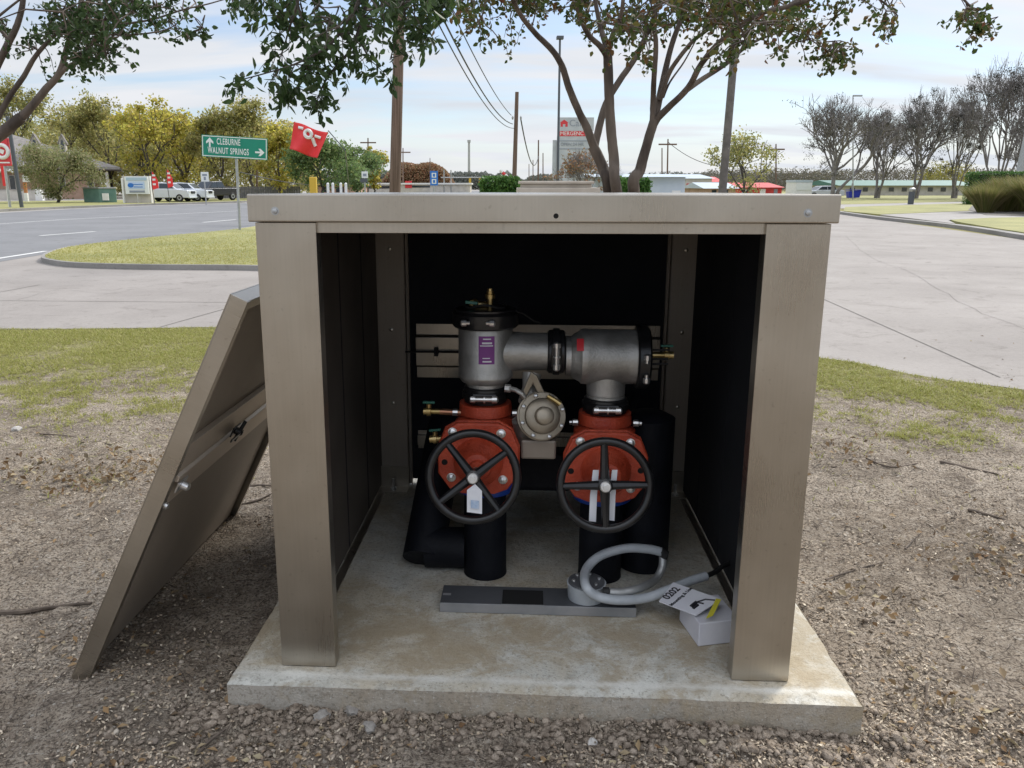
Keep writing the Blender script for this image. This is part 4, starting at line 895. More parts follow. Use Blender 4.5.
MB().tube([mpage(0.95, 0.85).translation, mpage(0.8, 0.75).translation, mpage(0.72, 0.5).translation, mpage(0.86, 0.55).translation], 0.0028, 6).tube([mpage(0.72, 0.25).translation, mpage(0.72, 0.5).translation], 0.006, 6).tube([mpage(0.80, 0.2).translation, mpage(0.80, 0.42).translation], 0.005, 6).build('printed_drawing', 'ink', man)
o_ = MB().prism([onpl(706, 620), onpl(713, 617), onpl(721, 601), onpl(716, 600)], (0, 0, 0.0015)).build('yellow_band', 'yellow', man); 
for v in o_.data.vertices: v.co.z += 0.0045

# ================================================================== soil litter
def soil_mask(x, y):
    return y+0.13*x+4.6*(0.5+0.5*noise.noise(Vector((x*1.6, y*1.6, 0.3))))-7.75
def on_slab(x, y, m=0.0):
    q = BOXI @ Vector((x, y, 0)); return -0.904-m < q.x < 0.947+m and -0.096-m < q.y < 1.80+m
def scatter_pts(n, y0, y1, xr=0.72, power=1.6, mm=0.012, patchy=0.0):
    out = []
    while len(out) < n:
        u = random.random(); y = (y0**(-power)+(y1**(-power)-y0**(-power))*u)**(-1/power)
        x = random.uniform(-xr, xr)*(y+0.5)
        if on_slab(x, y, mm): continue
        if patchy and random.random() < patchy*(0.5+1.6*noise.noise(Vector((x*1.9, y*1.9, 7)))+0.9*noise.noise(Vector((x*6, y*6, 3)))): continue
        q = BOXI @ Vector((x, y, 0))
        if abs(q.x+1.476) < 0.03 and 0 < q.y < 1.4: continue
        out.append((x, y, gh(x, y)))
    return out
ico_v = []; ph = (1+5**0.5)/2
for a in (-1, 1):
    for b in (-ph, ph): ico_v += [(0, a, b), (a, b, 0), (b, 0, a)]
ico_v = np.array(ico_v)/np.linalg.norm([1, ph])
bm = bmesh.new(); [bm.verts.new(v) for v in ico_v]; bmesh.ops.convex_hull(bm, input=bm.verts)
bm.verts.index_update(); ico_f = np.array([[v.index for v in f.verts] for f in bm.faces]); ico_v = np.array([v.co[:] for v in bm.verts]); bm.free()
def pebbles(name, pts, smin, smax, mat, power=2.2, jag=0.3):
    n = len(pts); P = np.array(pts); s = smin+(smax-smin)*rng.random(n)**power
    V = np.repeat(ico_v[None], n, 0)*(1+rng.uniform(-jag, jag, (n, 12, 1)))
    sc = np.stack([np.ones(n), rng.uniform(0.55, 1, n), rng.uniform(0.3, 0.7, n)], -1)*s[:, None]
    V = V*sc[:, None, :]; t = rng.uniform(0, 6.283, n); c, s_ = np.cos(t)[:, None], np.sin(t)[:, None]
    tl = rng.uniform(-0.4, 0.4, n)[:, None]
    x, y, z = V[..., 0], V[..., 1], V[..., 2]; z = z+x*tl
    V = np.stack([x*c-y*s_, x*s_+y*c, z], -1)+P[:, None, :]+np.array([0, 0, 1])*(sc[:, 2]*0.12)[:, None, None]
    F = (np.arange(n)[:, None, None]*12+ico_f[None]).reshape(-1, 3)
    return fastmesh(name, V.reshape(-1, 3), F, mat)
pts = scatter_pts(6500, 1.55, 6.3, patchy=1.0)
o = pebbles('gravel', pts, 0.002, 0.013, 'pebble', 5.0)
tag(o, 'small stones scattered over the bare soil', 'gravel', kind='stuff')
o = pebbles('soil_clods', scatter_pts(7000, 1.55, 6.5, patchy=1.1), 0.003, 0.016, 'clod', 3.4, 0.5); tag(o, 'crumbly dark clods of earth over the bare soil', 'soil clods', kind='stuff')
# clods heaped along the front of the slab
pts = []
while len(pts) < 2400:
    qx = random.uniform(-1.05, 1.1); qy = -0.10-abs(random.gauss(0.012, 0.10))
    w = BOXM @ Vector((qx, qy, 0)); pts.append((w.x, w.y, gh(w.x, w.y)+0.004))
o = pebbles('rubble', pts, 0.003, 0.020, 'clod', 4.0, 0.45); tag(o, 'loose clods and small rocks banked along the front edge of the slab', 'rubble', kind='stuff')
def flat_litter(name, pts, size, mat, aspect=0.45, curl=0.2, tilt=0.35):
    P = np.array(pts); n = len(P); s = size*rng.uniform(0.35, 1.5, n)[:, None]
    t = rng.uniform(0, 6.283, n); d = np.stack([np.cos(t), np.sin(t), rng.normal(0, tilt, n)], -1); d = unit(d)
    up = unit(np.stack([rng.normal(0, tilt, n), rng.normal(0, tilt, n), np.ones(n)], -1)); u = unit(np.cross(d, up)); w = np.cross(u, d)
    P = P+np.array([0, 0, 1])*(np.abs(d[:, 2:3])*s*0.5+0.003)
    A = P-d*s*0.5; B = P-u*s*aspect*0.5+w*s*curl*0.3; C = P+d*s*0.5; D = P+u*s*aspect*0.5+w*s*curl*0.3
    V = np.stack([A, B, C, D], 1).reshape(-1, 3); k = np.arange(n)[:, None]*4
    F = np.concatenate([k+np.array([[0, 1, 2]]), k+np.array([[0, 2, 3]])]); return fastmesh(name, V, F, mat)
o = flat_litter('wood_chips', scatter_pts(30000, 1.55, 6.8, patchy=1.2), 0.0115, 'chip', 0.5); tag(o, 'shredded bark and dry chips littering the bare soil', 'mulch', kind='stuff')
o = flat_litter('fallen_leaves', scatter_pts(1500, 1.6, 8.5, power=0.8, patchy=1.0), 0.024, 'leaf_fallen', 0.55, 0.5); tag(o, 'dry fallen leaves scattered over soil and grass', 'leaves', kind='stuff')
pts = []
for px, py, sx_, n_ in ((92, 476, 0.16, 260), (30, 470, 0.14, 90), (1010, 560, 0.20, 160), (985, 720, 0.12, 60), (170, 470, 0.15, 130), (870, 600, 0.10, 40), (840, 455, 0.2, 90)):
    c = G(px, py)
    for _ in range(n_):
        x, y = c.x+random.gauss(0, sx_), c.y+random.gauss(0, sx_)
        if not on_slab(x, y, 0.02): pts.append((x, y, gh(x, y)+abs(random.gauss(0, 0.014))))
o = flat_litter('leaf_heaps', pts, 0.030, 'leaf_fallen', 0.6, 0.6, 0.8); tag(o, 'small drifts of curled brown leaves caught on the soil', 'leaves', kind='stuff')
# fine twig litter as one mass
mb = MB()
for x, y, z in scatter_pts(900, 1.6, 6.5):
    t = random.uniform(0, math.pi); l_ = random.uniform(0.02, 0.09); d = Vector((math.cos(t), math.sin(t), 0))
    p0 = Vector((x, y, z+0.004)); p1 = p0+d*l_; p1.z = gh(p1.x, p1.y)+0.006; mb.tube([p0, (p0+p1)/2+Vector((0, 0, 0.004)), p1], [0.0012, 0.0015, 0.0008], 4)
tag(mb.build('twig_litter', 'stick'), 'fine dry twigs mixed into the bare soil', 'twigs', kind='stuff')
def stick(pix, r, label, up=0.006, n=5):
    P = []
    for i, (a, b) in enumerate(pix):
        p = G(a, b); p.z = gh(p.x, p.y)+up; P.append(p)
    P = spline(P, n); k = len(P)
    mb = MB().tube(P, [r*(1-0.6*i/k)*random.uniform(0.85, 1.1) for i in range(k)], 7, jit=0.15)
    tag(mb.build('stick', 'stick', smooth=True), label, 'stick', 'sticks lying on the soil')
stick([(-14, 614), (20, 614), (50, 607), (92, 603)], 0.013, 'thick dark dead branch on the soil at the left edge of the photo', 0.008)
stick([(232, 492), (255, 489), (275, 489)], 0.008, 'dark twig poking out behind the leaning panel, farther of two')
stick([(236, 505), (258, 500), (280, 493)], 0.006, 'dark twig behind the leaning panel, nearer of two')
stick([(826, 578), (850, 572), (884, 563)], 0.005, 'thin dark straight twig on soil right of the right front post')
stick([(905, 549), (912, 541), (922, 532)], 0.004, 'short pale bent twig on the soil right of the enclosure')
stick([(926, 690), (924, 712), (910, 738)], 0.004, 'pale thin stem with a brown leaf near the right slab corner', 0.014)
stick([(940, 466), (970, 468), (998, 476)], 0.010, 'dark stick at the ragged grass edge on the right')
stick([(968, 510), (996, 518), (1030, 532)], 0.009, 'dark curved stick near the right edge of the photo')
stick([(866, 462), (890, 470), (918, 466)], 0.006, 'grey twig beside the grass right of the enclosure')
stick([(196, 755), (212, 742), (226, 733)], 0.006, 'short dark twig on the soil in front of the slab, left of it')
stick([(40, 436), (70, 438), (112, 445)], 0.005, 'pale thin twig on the soil near the left grass')
# a few singled out stones
def rock(px, py, s, label, mat='pebble'):
    p = G(px, py); bm = bmesh.new(); bmesh.ops.create_icosphere(bm, subdivisions=3, radius=1)
    off = Vector((px, py, 0))
    for v in bm.verts:
        d = 1+0.35*noise.noise(v.co*1.3+off)+0.14*noise.noise(v.co*3.5+off); v.co = Vector((v.co.x*s*d, v.co.y*s*0.8*d, v.co.z*s*0.62*d))
    me = bpy.data.meshes.new('rock'); bm.to_mesh(me); bm.free(); me.materials.append(M[mat]); o = bpy.data.objects.new('rock', me); COL.objects.link(o)
    o.location = (p.x, p.y, gh(p.x, p.y)+s*0.25); o.rotation_euler = (0, 0, random.random()*6); tag(o, label, 'rock', 'rocks on the soil')
M['rockgrey'] = pm('grey_rock', (0.22, 0.20, 0.18), (0.36, 0.34, 0.31), 25, 0.9, 0, 0.6, 60)
M['rockpale'] = pm('pale_rock', (0.42, 0.40, 0.37), (0.58, 0.56, 0.53), 25, 0.9, 0, 0.6, 60)
rock(352, 712, 0.034, 'larger grey rock against the front of the slab, below the left post', 'rockgrey')
rock(322, 725, 0.026, 'rounded grey rock left of the larger one below the left post', 'rockgrey')
rock(370, 733, 0.024, 'grey rock just in front of the larger one below the left post', 'rockgrey')
rock(740, 722, 0.026, 'pale grey rock against the slab front, below the right post', 'rockpale')
rock(574, 718, 0.020, 'grey rock at the middle of the slab front', 'rockgrey')
rock(18, 434, 0.030, 'whitish rock at the edge of the left grass', 'rockpale')
rock(592, 745, 0.018, 'small pale rock in the soil in front of the slab middle', 'rockpale')

# ================================================================== grass
def blades(name, pts, h, w, mat, lean=0.6):
    P = np.array(pts); n = len(P); hh = (h*rng.uniform(0.45, 1.35, n))[:, None]; t = rng.uniform(0, 6.283, n)
    u = np.stack([np.cos(t), np.sin(t), np.zeros(n)], -1); l_ = rng.normal(0, lean, (n, 2)); d = unit(np.concatenate([l_, np.ones((n, 1))], 1))
    A = P-u*w*0.5; B = P+u*w*0.5; C = P+d*hh*0.55+u*w*0.4; E_ = P+d*hh*0.55-u*w*0.4; T = P+d*hh+np.concatenate([l_*0.5*hh, np.zeros((n, 1))], 1)-np.array([0, 0, 1])*hh*0.12
    V = np.stack([A, B, C, E_, T], 1).reshape(-1, 3); k = np.arange(n)[:, None]*5
    F = np.concatenate([k+np.array([[0, 1, 2]]), k+np.array([[0, 2, 3]]), k+np.array([[3, 2, 4]])]); return fastmesh(name, V, F, mat)
def edge_y(x):
    E = [Vector(p) for p in near_edge]
    for a, b in zip(E, E[1:]):
        if a.x <= x <= b.x: return a.y+(b.y-a.y)*(x-a.x)/(b.x-a.x)
    return 8.8
pts = []
while len(pts) < 150000:
    y = random.uniform(3.8, 9.0); x = random.uniform(-0.66, 0.72)*(y+0.4)
    if y > edge_y(x)-0.03 or on_slab(x, y, 0.05): continue
    if -1.0 < x < 0.9 and y < 8: 
        if random.random() < 0.8: continue
    m = soil_mask(x, y)*0.6+0.9*noise.noise(Vector((x*5, y*5, 2)))+0.7*noise.noise(Vector((x*17, y*17, 5)))-0.10
    if random.random() > max(0.025 if y > 4.6 else 0.003, min(1, m*0.9)): continue
    pts.append((x, y, gh(x, y)-0.002))
tag(blades('grass', pts, 0.038, 0.0055, 'blade', 0.95), 'thin patchy autumn grass between the bare soil and the driveway', 'grass', kind='stuff')
from mathutils.geometry import intersect_point_tri_2d
def in_poly(x, y, poly):
    c = False; j = len(poly)-1
    for i in range(len(poly)):
        xi, yi = poly[i][:2]; xj, yj = poly[j][:2]
        if (yi > y) != (yj > y) and x < (xj-xi)*(y-yi)/(yj-yi)+xi: c = not c
        j = i
    return c
pts = []
while len(pts) < 26000:
    y = 14+abs(random.gauss(0, 1))*6; x = random.uniform(-11, -2)
    if not in_poly(x, y, isl_full): continue
    pts.append((x, y, GZ+0.10))
tag(blades('island_grass', pts, 0.05, 0.012, 'blade_lawn', 0.9), 'mown grass on the kerbed island beside the road', 'grass', kind='stuff')

# ================================================================== trees close by
def limb(mb, pts, r0, r1, n=10, sub=5, jit=0.04):
    P = spline(pts, sub); k = len(P)-1
    mb.tube(P, [r0+(r1-r0)*(i/k) for i in range(k+1)], n, jit=jit); return P
def sprigs(mb, starts, n, ln, dirf, r=0.004):
    """thin twigs; returns points for leaves along them"""
    out = []
    for _ in range(n):
        p = Vector(random.choice(starts)); d = dirf(p); l_ = ln*random.uniform(0.5, 1.3); k = 6; pts = [p.copy()]
        for j in range(k):
            d = (d+Vector((random.gauss(0, 0.22), random.gauss(0, 0.22), random.gauss(-0.05, 0.2)))).normalized(); p = p+d*l_/k; pts.append(p.copy())
            if j >= 1:
                for _k in range(3): out.append(p+Vector((random.gauss(0, 0.012), random.gauss(0, 0.012), random.gauss(0, 0.012))))
        mb.tube(pts, [r*(1-0.75*i/k) for i in range(k+1)], 4, caps=False)
    return out
# the crape myrtle behind the enclosure
mt = empty('crape_myrtle', G(640, 404, GZ), label='multi stemmed crape myrtle rising behind the enclosure roof', cat='tree')
TY = 5.2
def tp(px, py, dy=0.0): return at(px, py, TY+dy) - mt.location
base = mt.location; tr_ = MB()
def stem_base(px, py, dx, dy): return [Vector((dx, dy, -0.06)), Vector((dx*1.3, dy*1.2, 0.25)), tp(px, py, dy*0.8)]
R_ = FOC/ (TY*_cp)      # pixels per metre there
def rpx(w): return w/2/R_*1.0
tips = []
def stem(bx, by, path, w0, w1, fork=None):
    P0 = [] if bx is None else [Vector((bx, by, -0.06)), Vector((bx*1.15, by, 0.35)), Vector((bx*1.3, by*1.1, 0.9))]
    q = P0+[tp(a, b, d) for a, b, d in path]
    P = limb(tr_, q, rpx(w0), rpx(w1)); tips.extend(P[int(len(P)*0.62):]); return P
stem(-0.16, 0.0, [(609, 192, 0), (603, 168, 0), (593, 146, 0.0)], 13.6, 10.5)
stem(None, 0, [(595, 150, 0), (587, 128, -.03), (579, 112, -.05), (569, 88, -.1), (562, 66, -.15), (552, 50, -.2), (536, 34, -.25), (520, 14, -.35), (508, -12, -.5)], 8.7, 3.7)
stem(None, 0, [(594, 151, 0.02), (598, 132, .05), (606, 104, .1), (620, 80, .15), (634, 60, .2), (645, 38, .25), (655, 14, .3), (664, -20, .4), (680, -60, .5)], 8.1, 3.7)
stem(-0.05, -0.05, [(617, 192, -.1), (614, 160, -.1), (611, 130, -.1), (609, 95, -.1), (608, 62, -.1), (607, 48, -.1)], 11.8, 8.7)
stem(None, 0, [(608, 58, -.1), (600, 46, -.15), (588, 34, -.2), (578, 10, -.3), (574, -14, -.4), (560, -60, -.5)], 6.2, 3.1)
stem(None, 0, [(607, 50, -.1), (600, 25, 0), (595, 0, .05), (588, -40, .1)], 5.6, 3.1)
stem(None, 0, [(607, 52, -.1), (613, 34, -.1), (622, 10, -.15), (624, -30, -.2)], 5.6, 3.1)
stem(0.06, 0.05, [(634, 192, .1), (640, 170, .1), (646, 148, .1), (654, 120, .1)], 15, 9)
stem(None, 0, [(644, 150, .1), (652, 124, .1), (653, 104, .1), (654, 78, .05), (656, 45, 0), (654, 18, -.05), (662, -14, -.1), (668, -60, -.2)], 6.8, 3.1)
stem(None, 0, [(646, 148, .1), (654, 124, .12), (659, 100, .15), (665, 72, .2), (672, 44, .25), (682, 16, .3), (690, -14, .3), (700, -60, .4)], 8.1, 3.7)
stem(None, 0, [(647, 142, .1), (656, 121, .1), (668, 108, .05), (688, 88, -.05), (700, 66, -.15), (716, 46, -.3), (735, 30, -.4), (760, 14, -.5), (790, 6, -.6), (812, -2, -.7), (840, -20, -.8)], 7.4, 3.1)
stem(None, 0, [(684, 92, -.05), (704, 78, .05), (726, 64, .1), (742, 50, .15), (758, 40, .2), (778, 33, .3)], 5.6, 1.9)
stem(None, 0, [(660, 100, .12), (668, 76, .1), (676, 62, .05), (692, 42, 0), (702, 34, 0), (724, 18, 0), (744, 4, 0), (760, -20, 0)], 5.0, 2.5)
stem(None, 0, [(663, 98, .2), (670, 82, .2), (684, 62, .3), (696, 40, .3)], 2.5, 1.2)
stem(None, 0, [(790, 6, -.6), (850, -30, -.5), (910, -34, -.4), (950, -14, -.35), (968, 4, -.3), (984, 18, -.3)], 5, 1.2)
stem(None, 0, [(840, -20, -.8), (868, -8, -.6), (888, 6, -.4), (898, 16, -.3)], 3, 1)
stem(None, 0, [(726, 64, .1), (732, 48, .1), (742, 34, .1)], 3.1, 1.9)
tw = tr_
def cluster(tw, px, py, rx, ry, n, Y, ln, origin, dn=0.0, dep=0.5):
    st = [at(px+random.gauss(0, rx*0.5), py+random.gauss(0, ry*0.5), Y+random.gauss(0, dep))-origin for _ in range(max(4, n//2))]
    # every spray is carried by a thin branchlet from the nearest wood
    if not hasattr(tw, 'wood'): tw.wood = [v for v in tw.v[::5] if v[2] > 1.0]
    for q in st:
        A_ = np.array(tw.wood); d_ = ((A_-np.array(q[:]))**2).sum(1); w_ = Vector(A_[int(d_.argmin())]); m_ = (w_+q)/2+Vector((random.gauss(0, .02), random.gauss(0, .02), random.uniform(0, .05)))
        r_ = 0.003+0.004*min(1, (q-w_).length); tw.tube([w_, m_, q], [r_*1.2, r_, 0.0025], 4, caps=False); tw.wood += [tuple(q), tuple(m_)]
    return sprigs(tw, st, n, ln, lambda p: Vector((random.gauss(0, 1), random.gauss(0, 1), random.gauss(dn, 0.8))).normalized())
pts = []
for px, py, rx, ry, n in ((470, -8, 55, 16, 40), (525, 4, 28, 14, 27), (455, 8, 16, 8, 9), (480, 16, 14, 8, 8), (586, 6, 14, 16, 17), (602, 22, 10, 10, 8), (636, 18, 14, 16, 23), (650, 10, 30, 18, 34), (690, -2, 34, 12, 38), (714, 20, 24, 13, 35), (742, 2, 34, 10, 34), (768, 26, 22, 9, 23), (744, 40, 12, 7, 8),
                          (796, 32, 16, 6, 10), (820, 42, 14, 5, 8), (800, 0, 30, 6, 13), (560, -16, 50, 10, 34), (860, -8, 40, 6, 14), (650, -45, 190, 22, 130), (640, -110, 240, 40, 90), (820, -50, 80, 20, 30), (640, -190, 220, 40, 60)):
    pts += cluster(tw, px, py, rx, ry, n, TY-0.1, 0.20, base)
for a, b, n in ((886, 12, 4), (899, 10, 3), (968, 8, 6), (982, 14, 8), (988, 22, 5), (832, 50, 8), (840, 44, 4)):
    pts += cluster(tw, a, b, 6, 5, n, TY-0.3, 0.14, base, -1.0, 0.2)
tw.build('trunk', 'bark', mt, smooth=True, auto=60)
leaves('crown', [tuple(p) for p in pts], 0.032, 'leaf_myrtle', mt, aspect=0.62)

# left tree: limbs enter from the left edge
lt_ = empty('crape_myrtle', G(-70, 395, GZ), label='crape myrtle whose bare lower limbs lean in from the left edge', cat='tree')
base = lt_.location; LY = 5.0; tr_ = MB(); tips = []
def tp(px, py, dy=0.0): return at(px, py, LY+dy)-lt_.location
R_ = FOC/(LY*_cp)
limb(tr_, [Vector((0, 0, -0.06)), Vector((-0.02, 0, 0.5)), tp(-58, 190), tp(-20, 150), tp(6, 130), tp(22, 117)], rpx(17.7), rpx(10.2))
limb(tr_, [tp(20, 119), tp(34, 104), tp(46, 89), tp(57, 77), tp(62, 66), tp(68, 44), tp(74, 28), tp(82, 0), tp(92, -30), tp(110, -80)], rpx(8.2), rpx(2.7))
limb(tr_, [tp(58, 76), tp(66, 68), tp(80, 60), tp(92, 44, -.1), (tp(104, 22, -.2)), tp(118, -6, -.3), tp(150, -40, -.4)], rpx(5.4), rpx(2.0))
limb(tr_, [tp(-14, 146), tp(-2, 118), tp(10, 96), tp(24, 76), tp(33, 60), tp(44, 46), tp(58, 32), tp(78, 14), tp(96, -8)], rpx(6.1), rpx(2.7))
limb(tr_, [tp(-40, 160), tp(-20, 100), tp(0, 60), tp(9, 42), tp(16, 28), tp(22, 8), tp(26, -20), tp(40, -70)], rpx(8.2), rpx(4.1))
limb(tr_, [tp(10, 42), tp(0, 30), tp(-16, 20)], rpx(4.1), rpx(2.0))
limb(tr_, [tp(-6, 20), tp(14, 4), tp(40, -16)], rpx(2.7), rpx(1.4))
limb(tr_, [tp(70, 38), tp(90, 34, -.1), (tp(122, 35, -.2)), tp(150, 33, -.3), tp(170, 28, -.3), tp(184, 18, -.3)], rpx(2.4), rpx(0.7))
limb(tr_, [tp(168, 28, -.3), tp(184, 33, -.3), tp(190, 40, -.25)], 0.004, 0.002, n=5)
limb(tr_, [tp(182, 10, .1), tp(198, 20, 0), tp(204, 30, -.1)], 0.004, 0.002, n=5)
limb(tr_, [tp(228, -2, .1), tp(240, 2, 0), tp(252, 0, -.1)], 0.004, 0.002, n=5)
limb(tr_, [tp(92, -30), tp(60, -80), tp(20, -120), tp(-40, -160)], 0.02, 0.005, n=6)
limb(tr_, [tp(110, -80), tp(90, -110), tp(60, -150)], 0.012, 0.004, n=6)
limb(tr_, [tp(26, -20), tp(-30, -40), tp(-80, -44), tp(-130, -50)], 0.02, 0.005, n=6)
limb(tr_, [tp(80, 58), tp(96, 58), tp(108, 57, -.1)], 0.005, 0.002, n=5)
limb(tr_, [tp(80, 34), tp(110, 26, .1), tp(150, 20, .1), tp(182, 10, .1), tp(208, 4, .1), tp(232, -3, .1)], rpx(2.7), rpx(1.0))
tw = tr_; pts = []
for px, py, rx, ry, n in ((80, 12, 26, 14, 42), (62, 30, 14, 9, 13), (100, 28, 20, 9, 20), (92, 52, 15, 9, 19), (78, 54, 8, 6, 6), (128, 2, 34, 6, 27), (150, 10, 20, 6, 13), (35, 50, 9, 5, 8), (112, 40, 14, 5, 8), (2, 22, 8, 5, 4), (175, 6, 18, 4, 7), (60, -40, 110, 20, 78), (20, -120, 150, 40, 96), (-80, -40, 60, 40, 36)):
    pts += cluster(tw, px, py, rx, ry, n, LY, 0.17, base, dep=0.35)
for a, b, n in ((172, 22, 2), (200, 26, 4), (187, 38, 2), (106, 56, 2), (250, -2, 6), (238, 2, 4)): pts += cluster(tw, a, b, 4, 4, n, LY-0.2, 0.10, base, -0.6, 0.1)
tw.build('trunk', 'bark', lt_, smooth=True, auto=60)
leaves('crown', [tuple(p) for p in pts], 0.031, 'leaf_dark', lt_, aspect=0.62)

# nearer branch of an oak hanging in from above
ok = empty('oak_tree', Vector((-3.4, 1.2, GZ)), label='dark leafy branches of a nearer tree hanging in at the top left centre', cat='tree')
base = ok.location.copy(); OY = 3.3; tr_ = MB()
def tp(px, py, dy=0.0): return at(px, py, OY+dy)-base
R_ = FOC/(OY*_cp)
limb(tr_, [Vector((0, 0, -0.1)), Vector((0.02, 0.05, 1.2)), Vector((0.15, 0.2, 2.2)), Vector((0.6, 0.8, 3.0)), Vector((1.5, 1.6, 3.35)), Vector((2.6, 2.0, 3.3)), tp(430, -150), tp(400, -80)], 0.14, 0.02, sub=6)
limb(tr_, [Vector((0.15, 0.2, 2.2)), Vector((-0.3, 0.2, 3.1)), Vector((-0.7, 0.0, 4.2))], 0.09, 0.02)
brs = [[(430, -150), (400, -70), (372, -20), (352, 14), (330, 44), (300, 62), (270, 72), (240, 80)],
       [(372, -20), (362, 20), (350, 50), (330, 74), (320, 92), (316, 108)],
       [(400, -70), (410, -20), (404, 14), (396, 40), (390, 60)],
       [(400, -70), (330, -30), (300, -4), (292, 20), (286, 40), (280, 58)],
       [(430, -150), (440, -60), (426, -10), (420, 20), (428, 40)],
       [(330, -30), (290, -18), (270, -8), (262, 6)],
       [(352, 14), (362, 44), (370, 60)], [(330, 44), (300, 84), (292, 96)], [(430, -150), (460, -60), (452, -20), (444, 4)]]
LP_ = []
for b in brs:
    P = limb(tr_, [tp(x, y, random.gauss(0, 0.05)) for x, y in b], 0.008, 0.002, n=5, sub=6)
    LP_ += P[len(P)//3:]
tw = tr_; pts = sprigs(tw, LP_, 120, 0.11, lambda p: Vector((random.gauss(0, 1), random.gauss(0, 0.8), random.gauss(-0.5, 0.7))).normalized(), r=0.0022)
pts = [p for p in pts if random.random() < 0.62]
for px, py, rx, ry, n in ((400, 0, 40, 16, 34), (350, 16, 40, 16, 26), (300, 6, 24, 12, 14), (326, -20, 60, 10, 30), (360, -90, 110, 40, 60), (200, -160, 160, 40, 50)):
    pts += [p for p in cluster(tw, px, py, rx, ry, n, OY, 0.12, base, -0.3, 0.2) if random.random() < 0.5]
tr_.build('trunk', 'bark_dark', ok, smooth=True)
leaves('crown', [tuple(p) for p in pts], 0.040, 'leaf_dark', ok, aspect=0.42, hang=0.5, fold=0.08)

# ================================================================== poles, wires, signs
def pole(name, px, ytop, ybase_depth, w_px, mat, label, cat, lean_top=None, top=None, group=None, r_top=0.75, n=12):
    """upright pole: px at eye level, its distance, pixel y of its top"""
    Y = ybase_depth; b = at(px, 190, Y); r = w_px/2/FOC*Y
    t = at(lean_top if lean_top is not None else px, ytop, Y)
    d = (t-b)/(t.z-b.z); base_ = b+d*(GZ-0.1-b.z)
    root = empty(name, (base_.x, base_.y, GZ), label=label, cat=cat, group=group)
    MB().tube([base_-root.location, b-root.location, t-root.location], [r*1.05, r, r*r_top], n).build('shaft', mat, root, smooth=True)
    return root, t-root.location, b-root.location
up1, tA, _ = pole('utility_pole', 395, -160, 20, 11, 'wood', 'thick leaning wooden utility pole rising behind the enclosure roof', 'utility pole', lean_top=404)
cr1 = MB().box(-1.2, 1.2, -0.06, 0.06, tA.z-0.8, tA.z-0.68, Matrix.Translation((tA.x, tA.y, 0))).build('crossarm', 'wood', up1)
up2, tB, _ = pole('utility_pole', 514, 92, 62, 4.6, 'wood', 'distant wooden utility pole where the sagging wires end', 'utility pole', lean_top=517)
for k, a in enumerate((-0.3, 0.3)): MB().lathe((tB.x+a, tB.y, tB.z-1.9), (0, 0, 1), [(0, 0.05), (0.15, 0.08), (0.25, 0.04)], 8).build('insulator', 'galv', up2)
lp, tC, _ = pole('lamp_pole', 557.5, 38, 70, 2.6, 'poledark', 'tall thin dark floodlight pole with a box shaped head', 'lamp pole', lean_top=560)
MB().box(tC.x-0.28, tC.x+0.28, tC.y-0.3, tC.y+0.3, tC.z-0.1, tC.z+0.14).build('lamp_head', 'poledark', lp, bevel=0.03)
lp2, tD, _ = pole('lamp_pole', 722.5, -60, 24, 8, 'polebrown', 'thick grey leaning metal pole right of the crape myrtle', 'lamp pole', lean_top=744, r_top=0.85)
MB().box(tD.x-0.8, tD.x+0.1, tD.y-0.15, tD.y+0.15, tD.z, tD.z+0.12).build('lamp_head', 'poledark', lp2, bevel=0.03)
lp3, tE, _ = pole('lamp_pole', 853, 96, 90, 1.3, 'galv', 'short arm street lamp standing among the bare trees', 'lamp pole')
MB().box(tE.x, tE.x+0.95, tE.y-0.1, tE.y+0.1, tE.z-0.05, tE.z+0.1).build('lamp_head', 'galv', lp3)
tw_, tF, _ = pole('radio_tower', 469, 140, 420, 2.6, 'galv', 'far slender lattice tower on the skyline above the street', 'tower', r_top=0.8)
MB().box(tF.x-0.8, tF.x+0.8, tF.y-0.8, tF.y+0.8, tF.z-1.2, tF.z).build('antenna', 'galv', tw_)
for px, yt, Y, w, lb, lean in ((667, 139, 130, 1.7, 'dark utility pole above the pale shed, taller of the pair', 668), (662, 148, 150, 1.4, 'dark utility pole above the pale shed, shorter of the pair', 662),
                         (776, 144, 130, 1.6, 'utility pole standing right of the yellow green tree', 776), (538, 140, 130, 1.8, 'far utility pole just right of the wire pole, nearest of its row', 538.5),
                         (543, 153, 180, 1.3, 'far utility pole, second in the row beyond the wire pole', 543), (533, 160, 210, 1.1, 'far utility pole, third in the row beyond the wire pole', 533),
                         (529, 164, 240, 1.0, 'far utility pole, smallest in the row beyond the wire pole', 529), (368, 138, 150, 1.7, 'far utility pole with a crossarm left of the thick wooden pole', 368),
                         (403, 148, 160, 1.4, 'far utility pole with a crossarm just right of the thick wooden pole', 403), (430, 158, 200, 1.0, 'small far utility pole behind the blue sign', 430), (257, 160, 100, 2, 'thin pole standing in front of the left tree row', 257),):
    root, t, _ = pole('utility_pole', px, yt, Y, w, 'wood', lb, 'utility pole', lean_top=lean, group='distant utility poles', n=6)
    if px in (667, 368, 403, 776): MB().box(t.x-1.4, t.x+1.4, t.y-0.08, t.y+0.08, t.z-0.9, t.z-0.68).build('crossarm', 'wood', root)
def wire(a, b, sag, r, label, name='power_line'):
    a, b = Vector(a), Vector(b); P = [a.lerp(b, t)-Vector((0, 0, sag*4*t*(1-t))) for t in np.linspace(0, 1, 24)]
    tag(MB().tube(P, r, 5).build(name, 'wire'), label, 'wire', 'overhead wires')
e2 = up2.location+tB
wire(at(404, -95, 19.9), e2+Vector((-0.4, 0, -1.6)), 0.55, 0.022, 'upper overhead wire from the thick pole to the distant pole')
